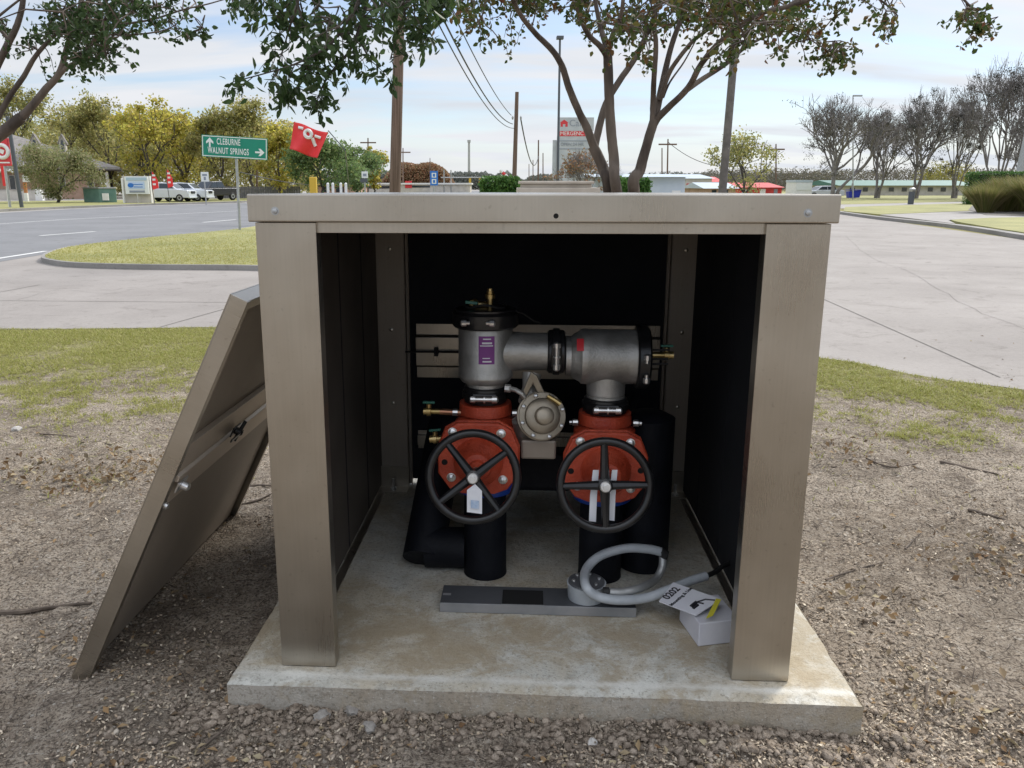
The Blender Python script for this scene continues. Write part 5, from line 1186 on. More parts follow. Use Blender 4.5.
wire(at(402, -70, 20), e2+Vector((-0.3, 0, -2.2)), 0.9, 0.03, 'middle overhead wire from the thick pole to the distant pole')
wire(at(400, -55, 20), e2+Vector((-0.2, 0, -2.5)), 1.0, 0.022, 'lower overhead wire from the thick pole to the distant pole')
wire(e2+Vector((0.3, 0, -1.9)), at(538.5, 156, 130), 2.2, 0.05, 'far overhead wire beyond the distant pole')
wire(at(668, 142, 130), at(776, 150, 130), 3, 0.045, 'long sagging wire above the pale shed')
wire(at(240, 172, 60), at(368, 172, 150), 1.5, 0.03, 'pale wire crossing the green trees behind the red flag')

# green direction sign
p = G(240, 233); gs = empty('direction_sign', p, label='green road sign with two destinations and arrows on a thin post', cat='road sign'); Yg = p.y
t = at(235, 140, Yg)-p; b_ = Vector((0, 0, -0.1))
MB().tube([b_, t+Vector((0, 0.05, 0))], 0.042, 10).build('post', 'galv', gs, smooth=True)
c = [at(202.3, 134.5, Yg)-p, at(268, 138.5, Yg)-p, at(267.7, 160.5, Yg)-p, at(202.6, 156.5, Yg)-p]
ctr = (c[0]+c[1]+c[2]+c[3])/4; ex = ((c[1]-c[0])+(c[2]-c[3])).normalized(); ez = Vector((0, 0, 1)); ez = (ez-ex*ez.dot(ex)).normalized(); ey = ez.cross(ex)
wd = (c[1]-c[0]).length; hd = (c[0]-c[3]).length*0.99
SM = Matrix(((ex.x, ey.x, ez.x, ctr.x), (ex.y, ey.y, ez.y, ctr.y-0.06), (ex.z, ey.z, ez.z, ctr.z), (0, 0, 0, 1)))
def plate(x0, x1, z0, z1, y0, y1, name, mat, root, bev=0.0, m=SM): return MB().box(x0, x1, y0, y1, z0, z1, m).build(name, mat, root, bevel=bev)
plate(-wd/2, wd/2, -hd/2, hd/2, -0.010, 0.010, 'panel', 'signgreen', gs)
br = MB()
for q in ((-wd/2+.02, wd/2-.02, hd/2-.045, hd/2-.02), (-wd/2+.02, wd/2-.02, -hd/2+.02, -hd/2+.045), (-wd/2+.02, -wd/2+.045, -hd/2+.046, hd/2-.046), (wd/2-.045, wd/2-.02, -hd/2+.046, hd/2-.046)):
    br.box(q[0], q[1], -0.013, -0.0105, q[2], q[3], SM)
br.build('border', 'signwhite', gs)
RX = Matrix.Rotation(R(90), 4, 'X')
text('lettering', 'CLEBURNE', 0.27, 'signwhite', SM @ Matrix.Translation((-0.19, -0.014, hd*0.22)) @ RX, gs, font_space=1.15, depth=0.002, sx=0.52, bold=0.004)
text('lettering', 'WALNUT SPRINGS', 0.27, 'signwhite', SM @ Matrix.Translation((-0.20, -0.014, -hd*0.20)) @ RX, gs, font_space=1.15, depth=0.002, sx=0.52, bold=0.004)
def arrow(cx, cz, s, ang, root, m, mat='signwhite'):
    prof = [(-0.09, -0.5), (0.09, -0.5), (0.09, 0.05), (0.38, -0.15), (0.38, 0.08), (0, 0.5), (-0.38, 0.08), (-0.38, -0.15), (-0.09, 0.05)]
    ca, sa = math.cos(ang), math.sin(ang)
    return MB().prism([m @ Vector((cx+s*(x*ca-z*sa), -0.0115, cz+s*(x*sa+z*ca))) for x, z in prof], m.to_3x3() @ Vector((0, -0.003, 0))).build('arrow', mat, root)
arrow(-wd/2+0.26, hd*0.17, 0.30, 0, gs, SM); arrow(wd/2-0.24, -hd*0.16, 0.30, -math.pi/2, gs, SM)

# red flag
YF = 34; c = at(306, 140, YF); fg = empty('red_flag', G(352, 210), label='red banner flag with white marks flying above the left trees', cat='flag')
p0 = fg.location
n = 14; vs = []; A, B_, C_, D_ = at(294, 122, YF), at(328, 133, YF), at(318, 158.5, YF), at(289, 149, YF)
for j in range(n+1):
    for i in range(n+1):
        u, v = i/n, j/n; q = (A*(1-u)+B_*u)*(1-v)+(D_*(1-u)+C_*u)*v
        q = q+Vector((0, 0.10*math.sin(u*9+v*2)*(0.4+v), 0.03*math.sin(u*7))); vs.append(q-p0)
fo = MB().add(vs, [(j*(n+1)+i, j*(n+1)+i+1, (j+1)*(n+1)+i+1, (j+1)*(n+1)+i) for j in range(n) for i in range(n)]).build('cloth', 'flagred', fg, smooth=True)
sl = fo.modifiers.new('thick', 'SOLIDIFY'); sl.thickness = 0.006
def fq(u, v):
    q = (A*(1-u)+B_*u)*(1-v)+(D_*(1-u)+C_*u)*v; return q+Vector((0, 0.10*math.sin(u*9+v*2)*(0.4+v)-0.03, 0.03*math.sin(u*7)))-p0
def fstroke(uv, w): MB().tube([fq(a, b) for a, b in uv], w, 6).build('mark', 'white', fg)
fstroke([(0.48+0.10*math.cos(t), 0.25+0.13*math.sin(t)) for t in np.linspace(0, 2*math.pi, 14)], 0.07)
fstroke([(0.16, 0.16), (0.30, 0.14)], 0.06); fstroke([(0.62, 0.32), (0.72, 0.50), (0.78, 0.58)], 0.07); fstroke([(0.66, 0.22), (0.84, 0.24)], 0.06)
MB().tube([Vector((0, 0, -0.1)), at(345, 150, YF)-p0, B_+Vector((0, 0.05, 0.1))-p0], 0.02, 8).build('flagpole', 'poledark', fg)

# blue sign, small roadside signs
def panel_sign(px, y0, y1, x0, x1, Y, mat, label, name='road_sign', cat='road sign', post='galv', th=0.03):
    b = at((x0+x1)/2 if px is None else px, 190, Y); p = Vector((b.x, b.y, GZ)); root = empty(name, p, label=label, cat=cat)
    a = at(x0, y0, Y)-p; c = at(x1, y1, Y)-p
    MB().tube([Vector((0, 0.04, -0.1)), Vector((0, 0.04, a.z))], 0.03+Y*0.0003, 8).build('post', post, root, smooth=True)
    MB().box(a.x, c.x, -th/2, th/2, c.z, a.z).build('panel', mat, root, bevel=0.01); return root, a, c
root, a, c = panel_sign(434, 171, 185.5, 430, 438, 60, 'signblue', 'blue roadside sign with two pale squares one above another')
for z0 in (0.55, 0.12): 
    h = a.z-c.z; MB().box(a.x+0.12, c.x-0.12, -0.022, -0.016, c.z+h*z0, c.z+h*(z0+0.32)).build('emblem', 'signwhite', root); MB().box(a.x+0.2, c.x-0.2, -0.028, -0.023, c.z+h*(z0+0.06), c.z+h*(z0+0.26)).build('emblem_centre', 'signblue', root)
root, a, c = panel_sign(365, 171.5, 178, 361.5, 368, 62, 'signwhite', 'small white sign in front of the green trees right of the flag')
MB().box(a.x+0.1, c.x-0.1, -0.022, -0.016, c.z+0.12, a.z-0.15).build('emblem', 'grey_text', root)
MB().box(a.x-0.1, c.x-0.05, -0.015, 0.015, c.z-0.32, c.z-0.03).build('lower_panel', 'poledark', root)
root, a, c = panel_sign(205, 172, 181.5, 200.5, 209, 66, 'signwhite', 'white rectangular road sign on a post in front of the dark pickup')
MB().box(a.x+0.12, c.x-0.12, -0.022, -0.016, a.z-0.3, a.z-0.15).box(a.x+0.22, c.x-0.22, -0.022, -0.016, c.z+0.1, a.z-0.36).build('emblem', 'grey_text', root)

# pylon sign of the care centre
py_ = empty('pylon_sign', Vector((at(576, 190, 120).x, 120, GZ)), label='tall grey pylon sign with a red band behind the reddish shrub', cat='sign'); p0 = py_.location
def pb(x0, x1, y0, y1, name, mat, ya=-0.2, yb=0.2, parent=py_, Y=120):
    a = at(x0, y0, Y)-p0; c = at(x1, y1, Y)-p0; return MB().box(a.x, c.x, ya, yb, c.z, a.z).build(name, mat, parent)
M['signgrey'] = pm('sign_grey', (0.42, 0.45, 0.48), (0.5, 0.53, 0.56), 1, 0.5)
pb(558.5, 593.5, 117.5, 131, 'top_panel', 'signgrey'); pb(557.5, 592.2, 131.2, 136.2, 'red_band', 'signred'); pb(557, 591, 136.4, 200, 'lower_panel', 'signgrey', -0.15, 0.15)
pb(553, 557, 140, 200, 'side_panel', 'signgrey', 0.2, 0.5)
for y in (140.5, 148.5): pb(558, 590.5, y, y+0.8, 'divider', 'grey_text', -0.18, -0.155)
def ptext(s, x, y, size, mat, sx=1): 
    q = at(x, y, 120)-p0; return text('lettering', s, size, mat, Matrix.Translation((q.x, -0.21, q.z)) @ RX, py_, depth=0.01, sx=sx)
ptext('Care', 578, 123.5, 1.25, 'grey_text'); ptext('EMERGENCY', 572, 133.7, 0.72, 'signwhite', 1.0); ptext('+', 589, 133.7, 0.9, 'signwhite'); ptext('OPEN 24 HR', 572, 144.4, 0.6, 'grey_text')
q = at(564, 123.5, 120)-p0; MB().prism([(q.x+dx*0.5, -0.215, q.z+dz*0.5) for dx, dz in ((-1, -0.9), (-1, 0.2), (-1.2, 0.2), (0, 1), (1.2, 0.2), (1, 0.2), (1, -0.9), (0.35, -0.9), (0.35, -0.2), (-0.35, -0.2), (-0.35, -0.9))], (0, 0.012, 0)).build('house_mark', 'signred', py_)

# ================================================================== small vehicles
def vehicle(name, px, Y, heading, paint, kind, label, cat, group=None):
    b = at(px, 190, Y); root = empty(name, (b.x, b.y, GZ+0.02), label=label, cat=cat, group=group); root.rotation_euler = (0, 0, heading)
    if kind == 'suv': Ln, prof, cab = 4.7, [(-2.35, 0.35), (-2.38, 0.75), (-2.25, 1.05), (-1.2, 1.14), (1.9, 1.16), (2.3, 1.08), (2.36, 0.6), (2.3, 0.35)], [(-1.25, 1.12), (-0.55, 1.66), (0.3, 1.74), (1.7, 1.68), (2.15, 1.12)]
    elif kind == 'sedan': Ln, prof, cab = 4.6, [(-2.3, 0.3), (-2.33, 0.62), (-2.15, 0.82), (-1.15, 0.92), (1.6, 0.96), (2.25, 0.92), (2.3, 0.5), (2.25, 0.3)], [(-1.2, 0.9), (-0.45, 1.38), (0.7, 1.42), (1.55, 0.94)]
    else: Ln, prof, cab = 5.6, [(-2.8, 0.45), (-2.82, 0.95), (-2.65, 1.12), (-1.35, 1.2), (2.75, 1.2), (2.8, 0.5)], [(-1.4, 1.18), (-0.8, 1.84), (0.5, 1.88), (0.85, 1.18)]
    hw = 0.95 if kind == 'pickup' else 0.90
    mb = MB()
    mb.prism([(x, -hw, z) for x, z in prof], (0, 2*hw, 0)); bo = mb.build('body', paint, root, bevel=0.07, seg=3)
    k = hw*0.84; vs = [(x, -(hw*0.97 if z < cab[0][1]+0.05 else k), z) for x, z in cab]+[(x, (hw*0.97 if z < cab[0][1]+0.05 else k), z) for x, z in cab]; m = len(cab)
    MB().add(vs, [tuple(range(m)), tuple(range(m, 2*m))]+[(i, (i+1) % m, m+(i+1) % m, m+i) for i in range(m)]).build('cabin', paint, root, bevel=0.05)
    # glass set proud
    zc0, zc1 = cab[0][1]+0.08, max(z for _, z in cab)-0.10
    xs0, xs1 = cab[0][0]+0.28, cab[-1][0]-0.25
    for s in (-1, 1):
        w = MB()
        def P_(x, z): f_ = (z-cab[0][1])/(zc1+0.1-cab[0][1]); return (x, s*(hw*0.97+(k-hw*0.97)*f_+0.012), z)
        mid = (xs0+xs1)/2
        for xa, xb, ta, tb in ((xs0, mid-0.04, xs0+0.42, mid-0.04), (mid+0.04, xs1, mid+0.04, xs1-0.2)):
            w.prism([P_(xa, zc0), P_(xb, zc0), P_(tb, zc1), P_(ta, zc1)], (0, -s*0.008, 0))
        w.build('side_window', 'glass', root)
    a, b1 = Vector((cab[0][0], 0, cab[0][1])), Vector((cab[1][0], 0, cab[1][1])); nn = Vector((-(b1.z-a.z), 0, b1.x-a.x)).normalized()*0.014
    MB().prism([a.lerp(b1, .12)+nn+Vector((0, -k*.9, 0)), a.lerp(b1, .12)+nn+Vector((0, k*.9, 0)), a.lerp(b1, .9)+nn+Vector((0, k*.86, 0)), a.lerp(b1, .9)+nn+Vector((0, -k*.86, 0))], -nn*0.6).build('windscreen', 'glass', root)
    a, b1 = Vector((cab[-1][0], 0, cab[-1][1])), Vector((cab[-2][0], 0, cab[-2][1])); nn = Vector(((b1.z-a.z), 0, -(b1.x-a.x))).normalized()*0.014
    MB().prism([a.lerp(b1, .12)+nn+Vector((0, -k*.9, 0)), a.lerp(b1, .12)+nn+Vector((0, k*.9, 0)), a.lerp(b1, .85)+nn+Vector((0, k*.86, 0)), a.lerp(b1, .85)+nn+Vector((0, -k*.86, 0))], -nn*0.6).build('rear_window', 'glass', root)
    rr = 0.40 if kind == 'pickup' else 0.35
    for x in (-Ln*0.31, Ln*0.30):
        for s in (-1, 1):
            w = MB().lathe((x, s*(hw-0.18), rr), (0, s, 0), [(0, rr*0.9), (0.03, rr), (0.17, rr), (0.20, rr*0.9)], 18).build('tyre', 'rubber', root, smooth=True)
            MB().lathe((x, s*(hw+0.005), rr), (0, s, 0), [(0, rr*0.62), (0.022, rr*0.58), (0.012, rr*0.2)], 12).build('rim', 'galv', w)
    zf = prof[2][1]-0.16; xf = prof[1][0]
    for s in (-1, 1): MB().box(xf-0.02, xf+0.16, s*hw*0.72-0.17, s*hw*0.72+0.17, zf-0.09, zf+0.07).build('headlight', 'lampglass', root, bevel=0.02)
    MB().box(xf-0.03, xf+0.05, -hw*0.45, hw*0.45, zf-0.16, zf+0.06).build('grille', 'blackiron', root)
    MB().box(xf-0.05, xf+0.12, -hw*0.94, hw*0.94, 0.32, 0.48).build('bumper', 'chrome' if kind == 'pickup' else paint, root, bevel=0.03)
    if kind == 'pickup': MB().box(1.0, 2.7, -hw+0.08, hw-0.08, 1.201, 1.206).build('bed', 'hole', root)
    return root
vehicle('parked_car', 168, 78, R(185)-math.pi+R(170), 'carwhite', 'suv', 'white parked sport utility vehicle nearest the white monument sign', 'car', 'vehicles parked across the road')
vehicle('parked_car', 186, 80, R(205)-math.pi+R(150), 'carwhite', 'suv', 'second white parked car partly behind the first, beside the road sign', 'car', 'vehicles parked across the road')
vehicle('parked_truck', 213, 84, R(60), 'carblack', 'pickup', 'dark pickup truck with chrome bumper parked behind the white road sign', 'pickup truck', 'vehicles parked across the road')
vehicle('parked_car', 822, 96, R(8), 'carwhite', 'sedan', 'white car parked right of the white container near the bare trees', 'car')
vehicle('distant_car', 488, 190, R(90), 'carwhite', 'sedan', 'far pale car in the street, left of two beside the hedge', 'car', 'far cars in the street')
vehicle('distant_car', 500, 210, R(80), 'carblack', 'suv', 'far dark car in the street, right of two beside the hedge', 'car', 'far cars in the street')

# ================================================================== left side buildings and furniture
def wbox(root, x0, x1, ytop, ybot, Y, th, name, mat, back=True, dz=0, bevel=0):
    p0 = root.location; a = at(x0, ytop, Y)-p0; c = at(x1, ybot, Y)-p0
    return MB().box(a.x, c.x, a.y, a.y+th, c.z if ybot < 205 else GZ-p0.z-0.1, a.z).build(name, mat, root, bevel=bevel)
hs_ = empty('brick_house', Vector((at(50, 190, 92).x, 92, GZ)), label='brick restaurant building with a grey hipped roof and two small gabled dormers', cat='building'); p0 = hs_.location; hs_.rotation_euler = (0, 0, R(22))
def hb(x, y, Y): return at(x, y, Y)-p0
a = hb(-60, 172.5, 92); c = hb(104, 172.5, 92)
MB().box(a.x, c.x-1.6, 0, 13, -0.1, a.z).build('wall', 'brick', hs_)
e0, e1 = hb(-80, 165.5, 90.5), hb(108, 167.5, 90.5); ze = (e0.z+e1.z)/2
r0, r1 = hb(-30, 133, 98), hb(28, 132, 98)
rf = MB().add([(e0.x, -1.5, ze), (e1.x, -1.5, ze), (e1.x, 15, ze), (e0.x, 15, ze), (r0.x, 6.5, r0.z), (r1.x, 6.5, r1.z), (e0.x, -1.5, ze-0.25), (e1.x, -1.5, ze-0.25), (e1.x, 15, ze-0.25), (e0.x, 15, ze-0.25)],
              [(0, 1, 5, 4), (1, 2, 5), (2, 3, 4, 5), (3, 0, 4), (6, 7, 1, 0), (7, 8, 2, 1), (8, 9, 3, 2), (9, 6, 0, 3), (9, 8, 7, 6)]).build('roof', 'shingle', hs_)
for x0 in (34.5, 59.5):
    w = 3.1; a = hb(x0-w, 152, 91.6); c = hb(x0+w, 152, 91.6); zt = hb(x0, 134.5, 91.6).z; zm = hb(x0, 141, 91.6).z; zb = hb(x0, 153, 91.6).z; m = (a.x+c.x)/2; hwid = (c.x-a.x)/2
    d = MB().prism([(x, 0.0, z) for x, z in ((a.x, zb), (c.x, zb), (c.x, zm), (m, zt), (a.x, zm))], (0, 1.6, 0)).build('dormer', 'offwhite', hs_)
    MB().prism([(m+hwid*0.5*x, -0.05, zb+(zm-zb)*z) for x, z in ((-1, .1), (1, .1), (1, .8), (.5, 1.15), (-.5, 1.15), (-1, .8))], (0, 0.03, 0)).build('dormer_window', 'glass', d)
    for s_ in (-1, 1): MB().prism([(m, -0.2, zt+0.16), (m+s_*hwid*1.35, -0.2, zm-0.12), (m+s_*hwid*1.35, -0.2, zm-0.30), (m, -0.2, zt+0.01)], (0, 2.4, 0)).build('dormer_roof', 'shingle', d)
for x0, x1 in ((-4, 3), (14, 20), (58, 64), (84, 90)):
    a = hb(x0, 176, 92); c = hb(x1, 189, 92)
    fr = MB().box(a.x-0.1, c.x+0.1, -0.06, -0.005, c.z-0.1, a.z+0.1).build('window_frame', 'offwhite', hs_); MB().box(a.x, c.x, -0.09, -0.065, c.z, a.z).build('pane', 'glass', fr)
a = hb(97, 172, 91.2); MB().box(a.x, a.x+0.3, -0.9, -0.6, -0.1, a.z).build('porch_post', 'offwhite', hs_)
a = hb(-80, 169, 90); c = hb(28, 171.2, 90); MB().box(a.x, c.x, -2.2, -1.6, c.z, a.z).build('fascia', 'white', hs_)
for x0, x1, yt, lb in ((-30, 60, 190, 'low pale concrete wall in front of the brick building'), ):
    b = at((x0+x1)/2, 190, 84); lw = empty('low_wall', Vector((b.x, b.y, GZ)), label=lb, cat='wall'); p0 = lw.location
    a = at(x0, yt, 84)-p0; c = at(x1, yt, 84)-p0; MB().box(a.x, c.x, 0, 0.25, -0.1, a.z).build('wall', 'offwhite', lw); MB().box(a.x-0.05, c.x+0.05, -0.05, 0.3, a.z+0.002, a.z+0.08).build('coping', 'walk', lw)
# red logo sign with posts
b = at(2, 190, 58); rs = empty('pole_sign', Vector((b.x, b.y, GZ)), label='red sign with a white ring emblem on posts at the far left edge', cat='sign'); p0 = rs.location
a = at(-18, 138, 58)-p0; c = at(11.5, 166, 58)-p0
MB().box(a.x, c.x, -0.12, 0.12, c.z, a.z).build('panel', 'signred', rs, bevel=0.03)
q = at(3, 151.5, 58)-p0; MB().torus((q.x, -0.14, q.z), (0, 1, 0), 0.42, 0.13, 28, 8).build('ring', 'white', rs, smooth=True)
MB().prism([(q.x+0.2*math.cos(t), -0.15, q.z+0.2*math.sin(t)) for t in (0.4, 2.1, 3.5, 5)], (0, 0.03, 0)).build('emblem', 'white', rs)
a1 = at(-10, 162, 58)-p0; c1 = at(11, 163, 58)-p0; MB().box(a1.x, c1.x, -0.15, -0.125, c1.z-0.02, a1.z).build('line', 'white', rs)
MB().tube([(c.x+0.35, 0, -0.1), (c.x+0.15, 0, a.z+1.4)], 0.13, 10).build('post', 'poledark', rs, smooth=True)
MB().tube([(q.x, 0.0, -0.1), (q.x, 0, c.z)], 0.08, 8).build('post', 'galv', rs, smooth=True)
b = at(3.5, 190, 60); bn = empty('feather_flag', Vector((b.x, b.y, GZ)), label='tall narrow red banner under the ring emblem sign', cat='flag'); p0 = bn.location
a = at(0.5, 166, 60)-p0; c = at(6, 186, 60)-p0; MB().box(a.x, c.x, -0.02, 0.0, c.z, a.z).build('cloth', 'flagred', bn); MB().tube([(c.x, 0.02, -0.1), (c.x, 0.02, a.z+0.1)], 0.03, 6).build('staff', 'white', bn)
# mailbox-like pedestal, white marker, transformer
p = G(27, 201.5); q0 = empty('meter_post', p, label='orange and white post carrying a white box left of the big shrub', cat='post')
Yq = p.y; a = at(26, 182.5, Yq)-p; MB().box(-0.16, 0.16, -0.12, 0.12, -0.1, a.z*0.45).build('lower_post', 'white', q0); MB().box(-0.13, 0.13, -0.1, 0.1, a.z*0.45+0.002, a.z).build('upper_post', pm('orange_paint', (0.45, 0.18, 0.06), None, 3, 0.6), q0)
a = at(23.5, 175, Yq)-p; c = at(30.5, 182, Yq)-p; MB().box(a.x, c.x, -0.3, 0.1, c.z, a.z).build('box', 'white', q0, bevel=0.03)
p = G(39, 200.8); q0 = empty('marker_post', p, label='stubby white tapered marker between the meter post and the big shrub', cat='post'); a = at(35.5, 188, p.y)-p; c = at(40.5, 188, p.y)-p
MB().prism([(-0.35, 0, -0.05), (0.42, 0, -0.05), (0.16, 0, a.z), (-0.30, 0, a.z)], (0, 0.5, 0)).build('body', 'white', q0, bevel=0.04)
p = G(98, 202.5); q0 = empty('transformer_box', p, label='green utility transformer cabinet on the verge across the road', cat='utility box'); Yq = p.y
a = at(81, 187.5, Yq)-p; c = at(101, 187.5, Yq)-p; e = at(114.5, 187.5, Yq)-p
MB().prism([(a.x, 0.3, 0), (c.x, -0.5, 0), (e.x, 0.2, 0), (e.x-0.6, 1.6, 0), (a.x+0.2, 1.8, 0)], (0, 0, a.z-0.1)).build('cabinet', 'greenbox', q0, bevel=0.03)
MB().prism([(a.x-0.05, 0.26, a.z-0.098), (c.x, -0.58, a.z-0.098), (e.x+0.06, 0.16, a.z-0.098), (e.x-0.56, 1.66, a.z-0.098), (a.x+0.16, 1.86, a.z-0.098)], (0, 0, 0.12)).build('lid', 'galv', q0, bevel=0.02)
MB().box(c.x+0.25, c.x+0.8, -0.5, -0.42, 0.2, a.z-0.5).build('warning_label', 'white', q0)
# white monument sign
p = G(135, 203); ms_ = empty('monument_sign', p, label='white monument sign with a blue panel and emblem across the road', cat='sign'); Yq = p.y
def mb_(x0, x1, y0, y1, ya, yb, nm, mt_): 
    a = at(x0, y0, Yq)-p; c = at(x1, y1, Yq)-p; return MB().box(a.x, c.x, ya, yb, max(c.z, -0.1), a.z).build(nm, mt_, ms_)
mb_(120, 151, 176, 204, 0.3, 0.9, 'brick_surround', 'offwhite'); mb_(124, 149, 176.5, 194, 0.0, 0.2, 'panel', 'signwhite'); mb_(126, 146.5, 177.5, 180.5, -0.04, -0.005, 'top_line', pm('soft_blue', (0.40, 0.52, 0.62), None, 3, 0.5))
mb_(128, 145, 181.5, 189, -0.04, -0.005, 'blue_panel', pm('pale_blue_panel', (0.50, 0.62, 0.80), None, 3, 0.5)); q = at(131, 185.3, Yq)-p
MB().prism([(q.x+0.28*math.cos(t), -0.06, q.z+0.2*math.sin(t)) for t in np.linspace(0.3, 5.4, 8)], (0, 0.015, 0)).build('emblem', 'signblue', ms_)
for y in (184, 186.6): mb_(134, 143, y, y+0.7, -0.06, -0.045, 'lettering', 'signblue')
mb_(129.5, 145, 190.5, 192.6, -0.04, -0.005, 'lower_lettering', 'grey_text'); mb_(122.7, 124, 178, 206, -0.1, 0.1, 'post', 'white'); mb_(137.3, 138.4, 194, 204, -0.1, 0.1, 'post', 'white'); mb_(150, 152, 176, 204, -0.1, 0.1, 'post', 'white')
for px, yb, lb in ((155, 200, 'red feather flag with white marks beside the white monument sign'), (170, 198, 'red feather flag standing in front of the white parked cars')):
    p = G(px, yb+4.5); q0 = empty('feather_flag', p, label=lb, cat='flag', group='feather flags by the car lot'); Yq = p.y
    top = at(px-3.5, yb-29, Yq)-p; 
    MB().tube([(0, 0, -0.1), (-0.12, 0, top.z*0.6), (top.x, 0, top.z)], 0.03, 6).build('staff', 'poledark', q0)
    z0, z1 = at(px, yb-10, Yq).z-p.z, top.z
    MB().prism([(-0.1, 0, z0), (0.42, 0, z0+0.15), (0.40, 0, (z0+z1)/2), (0.12, 0, z1-0.2), (top.x, 0, z1), (-0.15, 0, (z0+z1)/2)], (0, 0.015, 0)).build('cloth', 'flagred', q0)
    for f_ in (0.25, 0.5, 0.72): MB().box(-0.02, 0.22, -0.02, -0.004, z0+(z1-z0)*f_, z0+(z1-z0)*(f_+0.1)).build('mark', 'white', q0)
# wooden fence behind the car lot
b = at(240, 190, 98); fn = empty('board_fence', Vector((b.x, b.y, GZ)), label='grey board fence behind the pickup under the yellow trees', cat='fence'); p0 = fn.location
a = at(214, 186.5, 98)-p0; c = at(300, 186.5, 98)-p0; mb = MB(); x = a.x
while x < c.x: mb.box(x, x+0.26, 0, 0.03, -0.1, a.z+random.uniform(-0.03, 0.03)); x += 0.28
mb.build('boards', 'fence', fn); MB().box(a.x, c.x, 0.035, 0.1, a.z*0.7, a.z*0.7+0.1).box(a.x, c.x, 0.035, 0.1, a.z*0.25, a.z*0.25+0.1).build('rails', 'fence', fn)

# ================================================================== centre distance
def building(name, x0, x1, ytop, Y, depth, wall, roofmat, label, roof='flat', ridge=None, doors=(), cat='building', over=0.3):
    b = at((x0+x1)/2, 190, Y); root = empty(name, Vector((b.x, b.y, GZ)), label=label, cat=cat); p0 = root.location
    a = at(x0, ytop, Y)-p0; c = at(x1, ytop, Y)-p0; h = a.z
    MB().box(a.x, c.x, 0, depth, -0.1, h).build('wall', wall, root)
    if roof == 'flat': MB().box(a.x-over, c.x+over, -over, depth+over, h+0.002, h+0.28).build('roof', roofmat, root)
    else:
        zr = at(x0, ridge, Y).z-p0.z
        MB().prism([(a.x-over, -over, h+0.003), (a.x-over, depth+over, h+0.003), (a.x-over, depth/2, zr)], (c.x-a.x+2*over, 0, 0)).build('roof', roofmat, root)
    for dx0, dx1, dy0, dy1, nm, mt_ in doors:
        q = at(dx0, dy0, Y)-p0; r = at(dx1, dy1, Y)-p0; MB().box(q.x, r.x, -0.06, -0.004, max(r.z, 0.0), q.z).build(nm, mt_, root)
    return root
building('pale_shed', 600, 685.5, 177, 60, 14, 'palewall', 'paleroof', 'long pale blue metal shed behind the crape myrtle', 'gable', 172.8, ((672, 680, 190.5, 200, 'door', 'white'), (610, 616, 182, 188, 'window', 'glass')), over=0.5)
building('small_building', 686, 712, 178.5, 85, 12, 'offwhite', 'paleroof', 'small pale building with a grey gable roof between shed and grey pole', 'gable', 173.5, ((705, 709, 184, 192, 'window', 'glass'), (686.5, 697, 183.5, 195, 'red_front', 'redwall')))
building('brick_building', 706, 736, 188.5, 75, 8, 'brick', 'paleroof', 'low brick building with a pale blue roof under the grey pole', 'gable', 182.3, ((712, 716, 190, 193, 'window', 'glass'), (724, 728, 190, 193, 'window', 'glass')))
building('red_building', 735, 782, 187.5, 105, 12, 'redwall', 'redwall', 'long low red building behind the yellow green tree', 'gable', 182.5, ((742, 746, 189, 193, 'window', 'white'), (760, 765, 189, 196, 'door', 'white'), (774, 777, 189, 196, 'door', 'grey_text')))
building('red_roof_house', 703, 722, 182, 120, 10, 'offwhite', 'redwall', 'small house with a bright red roof beyond the grey gable building', 'gable', 176.5, ((708, 711, 184, 187, 'window', 'glass'),))
building('white_container', 796, 812.5, 182.5, 94, 3, 'white', 'paleroof', 'white box container left of the white car near the bare trees', 'flat', None, ((797, 811.5, 184, 190, 'door_panel', 'signwhite'),), cat='container', over=0.05)
building('long_store', 330, 470, 184.5, 150, 20, 'offwhite', 'white', 'long low white store with a dark window band beyond the thick pole', 'flat', None, ((350, 398, 186, 188.5, 'window_band', 'glass'), (405, 412, 181, 188, 'red_sign', 'signred'), (412, 430, 185.6, 187.5, 'window_band', 'glass')))
building('yellow_canopy_shop', 318, 358, 186, 130, 10, 'brick', 'yellowpaint', 'low brick shop with a yellow roof edge under the green trees', 'flat', None, ((322, 328, 187, 192, 'window', 'glass'), (336, 344, 187, 192, 'window', 'glass')))
building('green_roof_hall', 842, 975, 185.5, 125, 14, 'offwhite', 'greenroof', 'long low pale hall with a green roof behind the bare trees', 'gable', 180, tuple((x, x+4.5, 187.5, 191.5, 'window', 'glass') for x in range(850, 970, 13)), over=0.8)
building('blue_store', 925, 1010, 187, 140, 14, 'palewall', 'paleroof', 'pale blue building with white pillars behind the right bare trees', 'flat', None, tuple((x, x+3, 188, 193, 'window', 'glass') for x in range(930, 1000, 9)))
b = at(313, 190, 60); yb_ = empty('box_sign', Vector((b.x, b.y, GZ)), label='upright yellow box sign below the red flag', cat='sign'); p0 = yb_.location
a = at(309.5, 177, 60)-p0; c = at(317, 190, 60)-p0; MB().box(a.x, c.x, -0.2, 0.2, 0.3, a.z).build('cabinet', 'yellowpaint', yb_, bevel=0.05); MB().box(a.x+0.15, c.x-0.15, -0.12, 0.12, -0.1, 0.298).build('foot', 'poledark', yb_)
for i, px in enumerate((328, 333, 341, 346)):
    p = Vector((at(px, 190, 75).x, 75, GZ)); o = empty('bollard', p, label='white bollard in the row below the green trees', cat='bollard', group='white bollards below the green trees')
    MB().lathe((0, 0, -0.05), (0, 0, 1), [(0, 0.12), (0.05 + at(px, 183.5, 75).z-GZ, 0.12), (0.12 + at(px, 183.5, 75).z-GZ, 0.05)], 10).build('post', 'white', o, smooth=True)
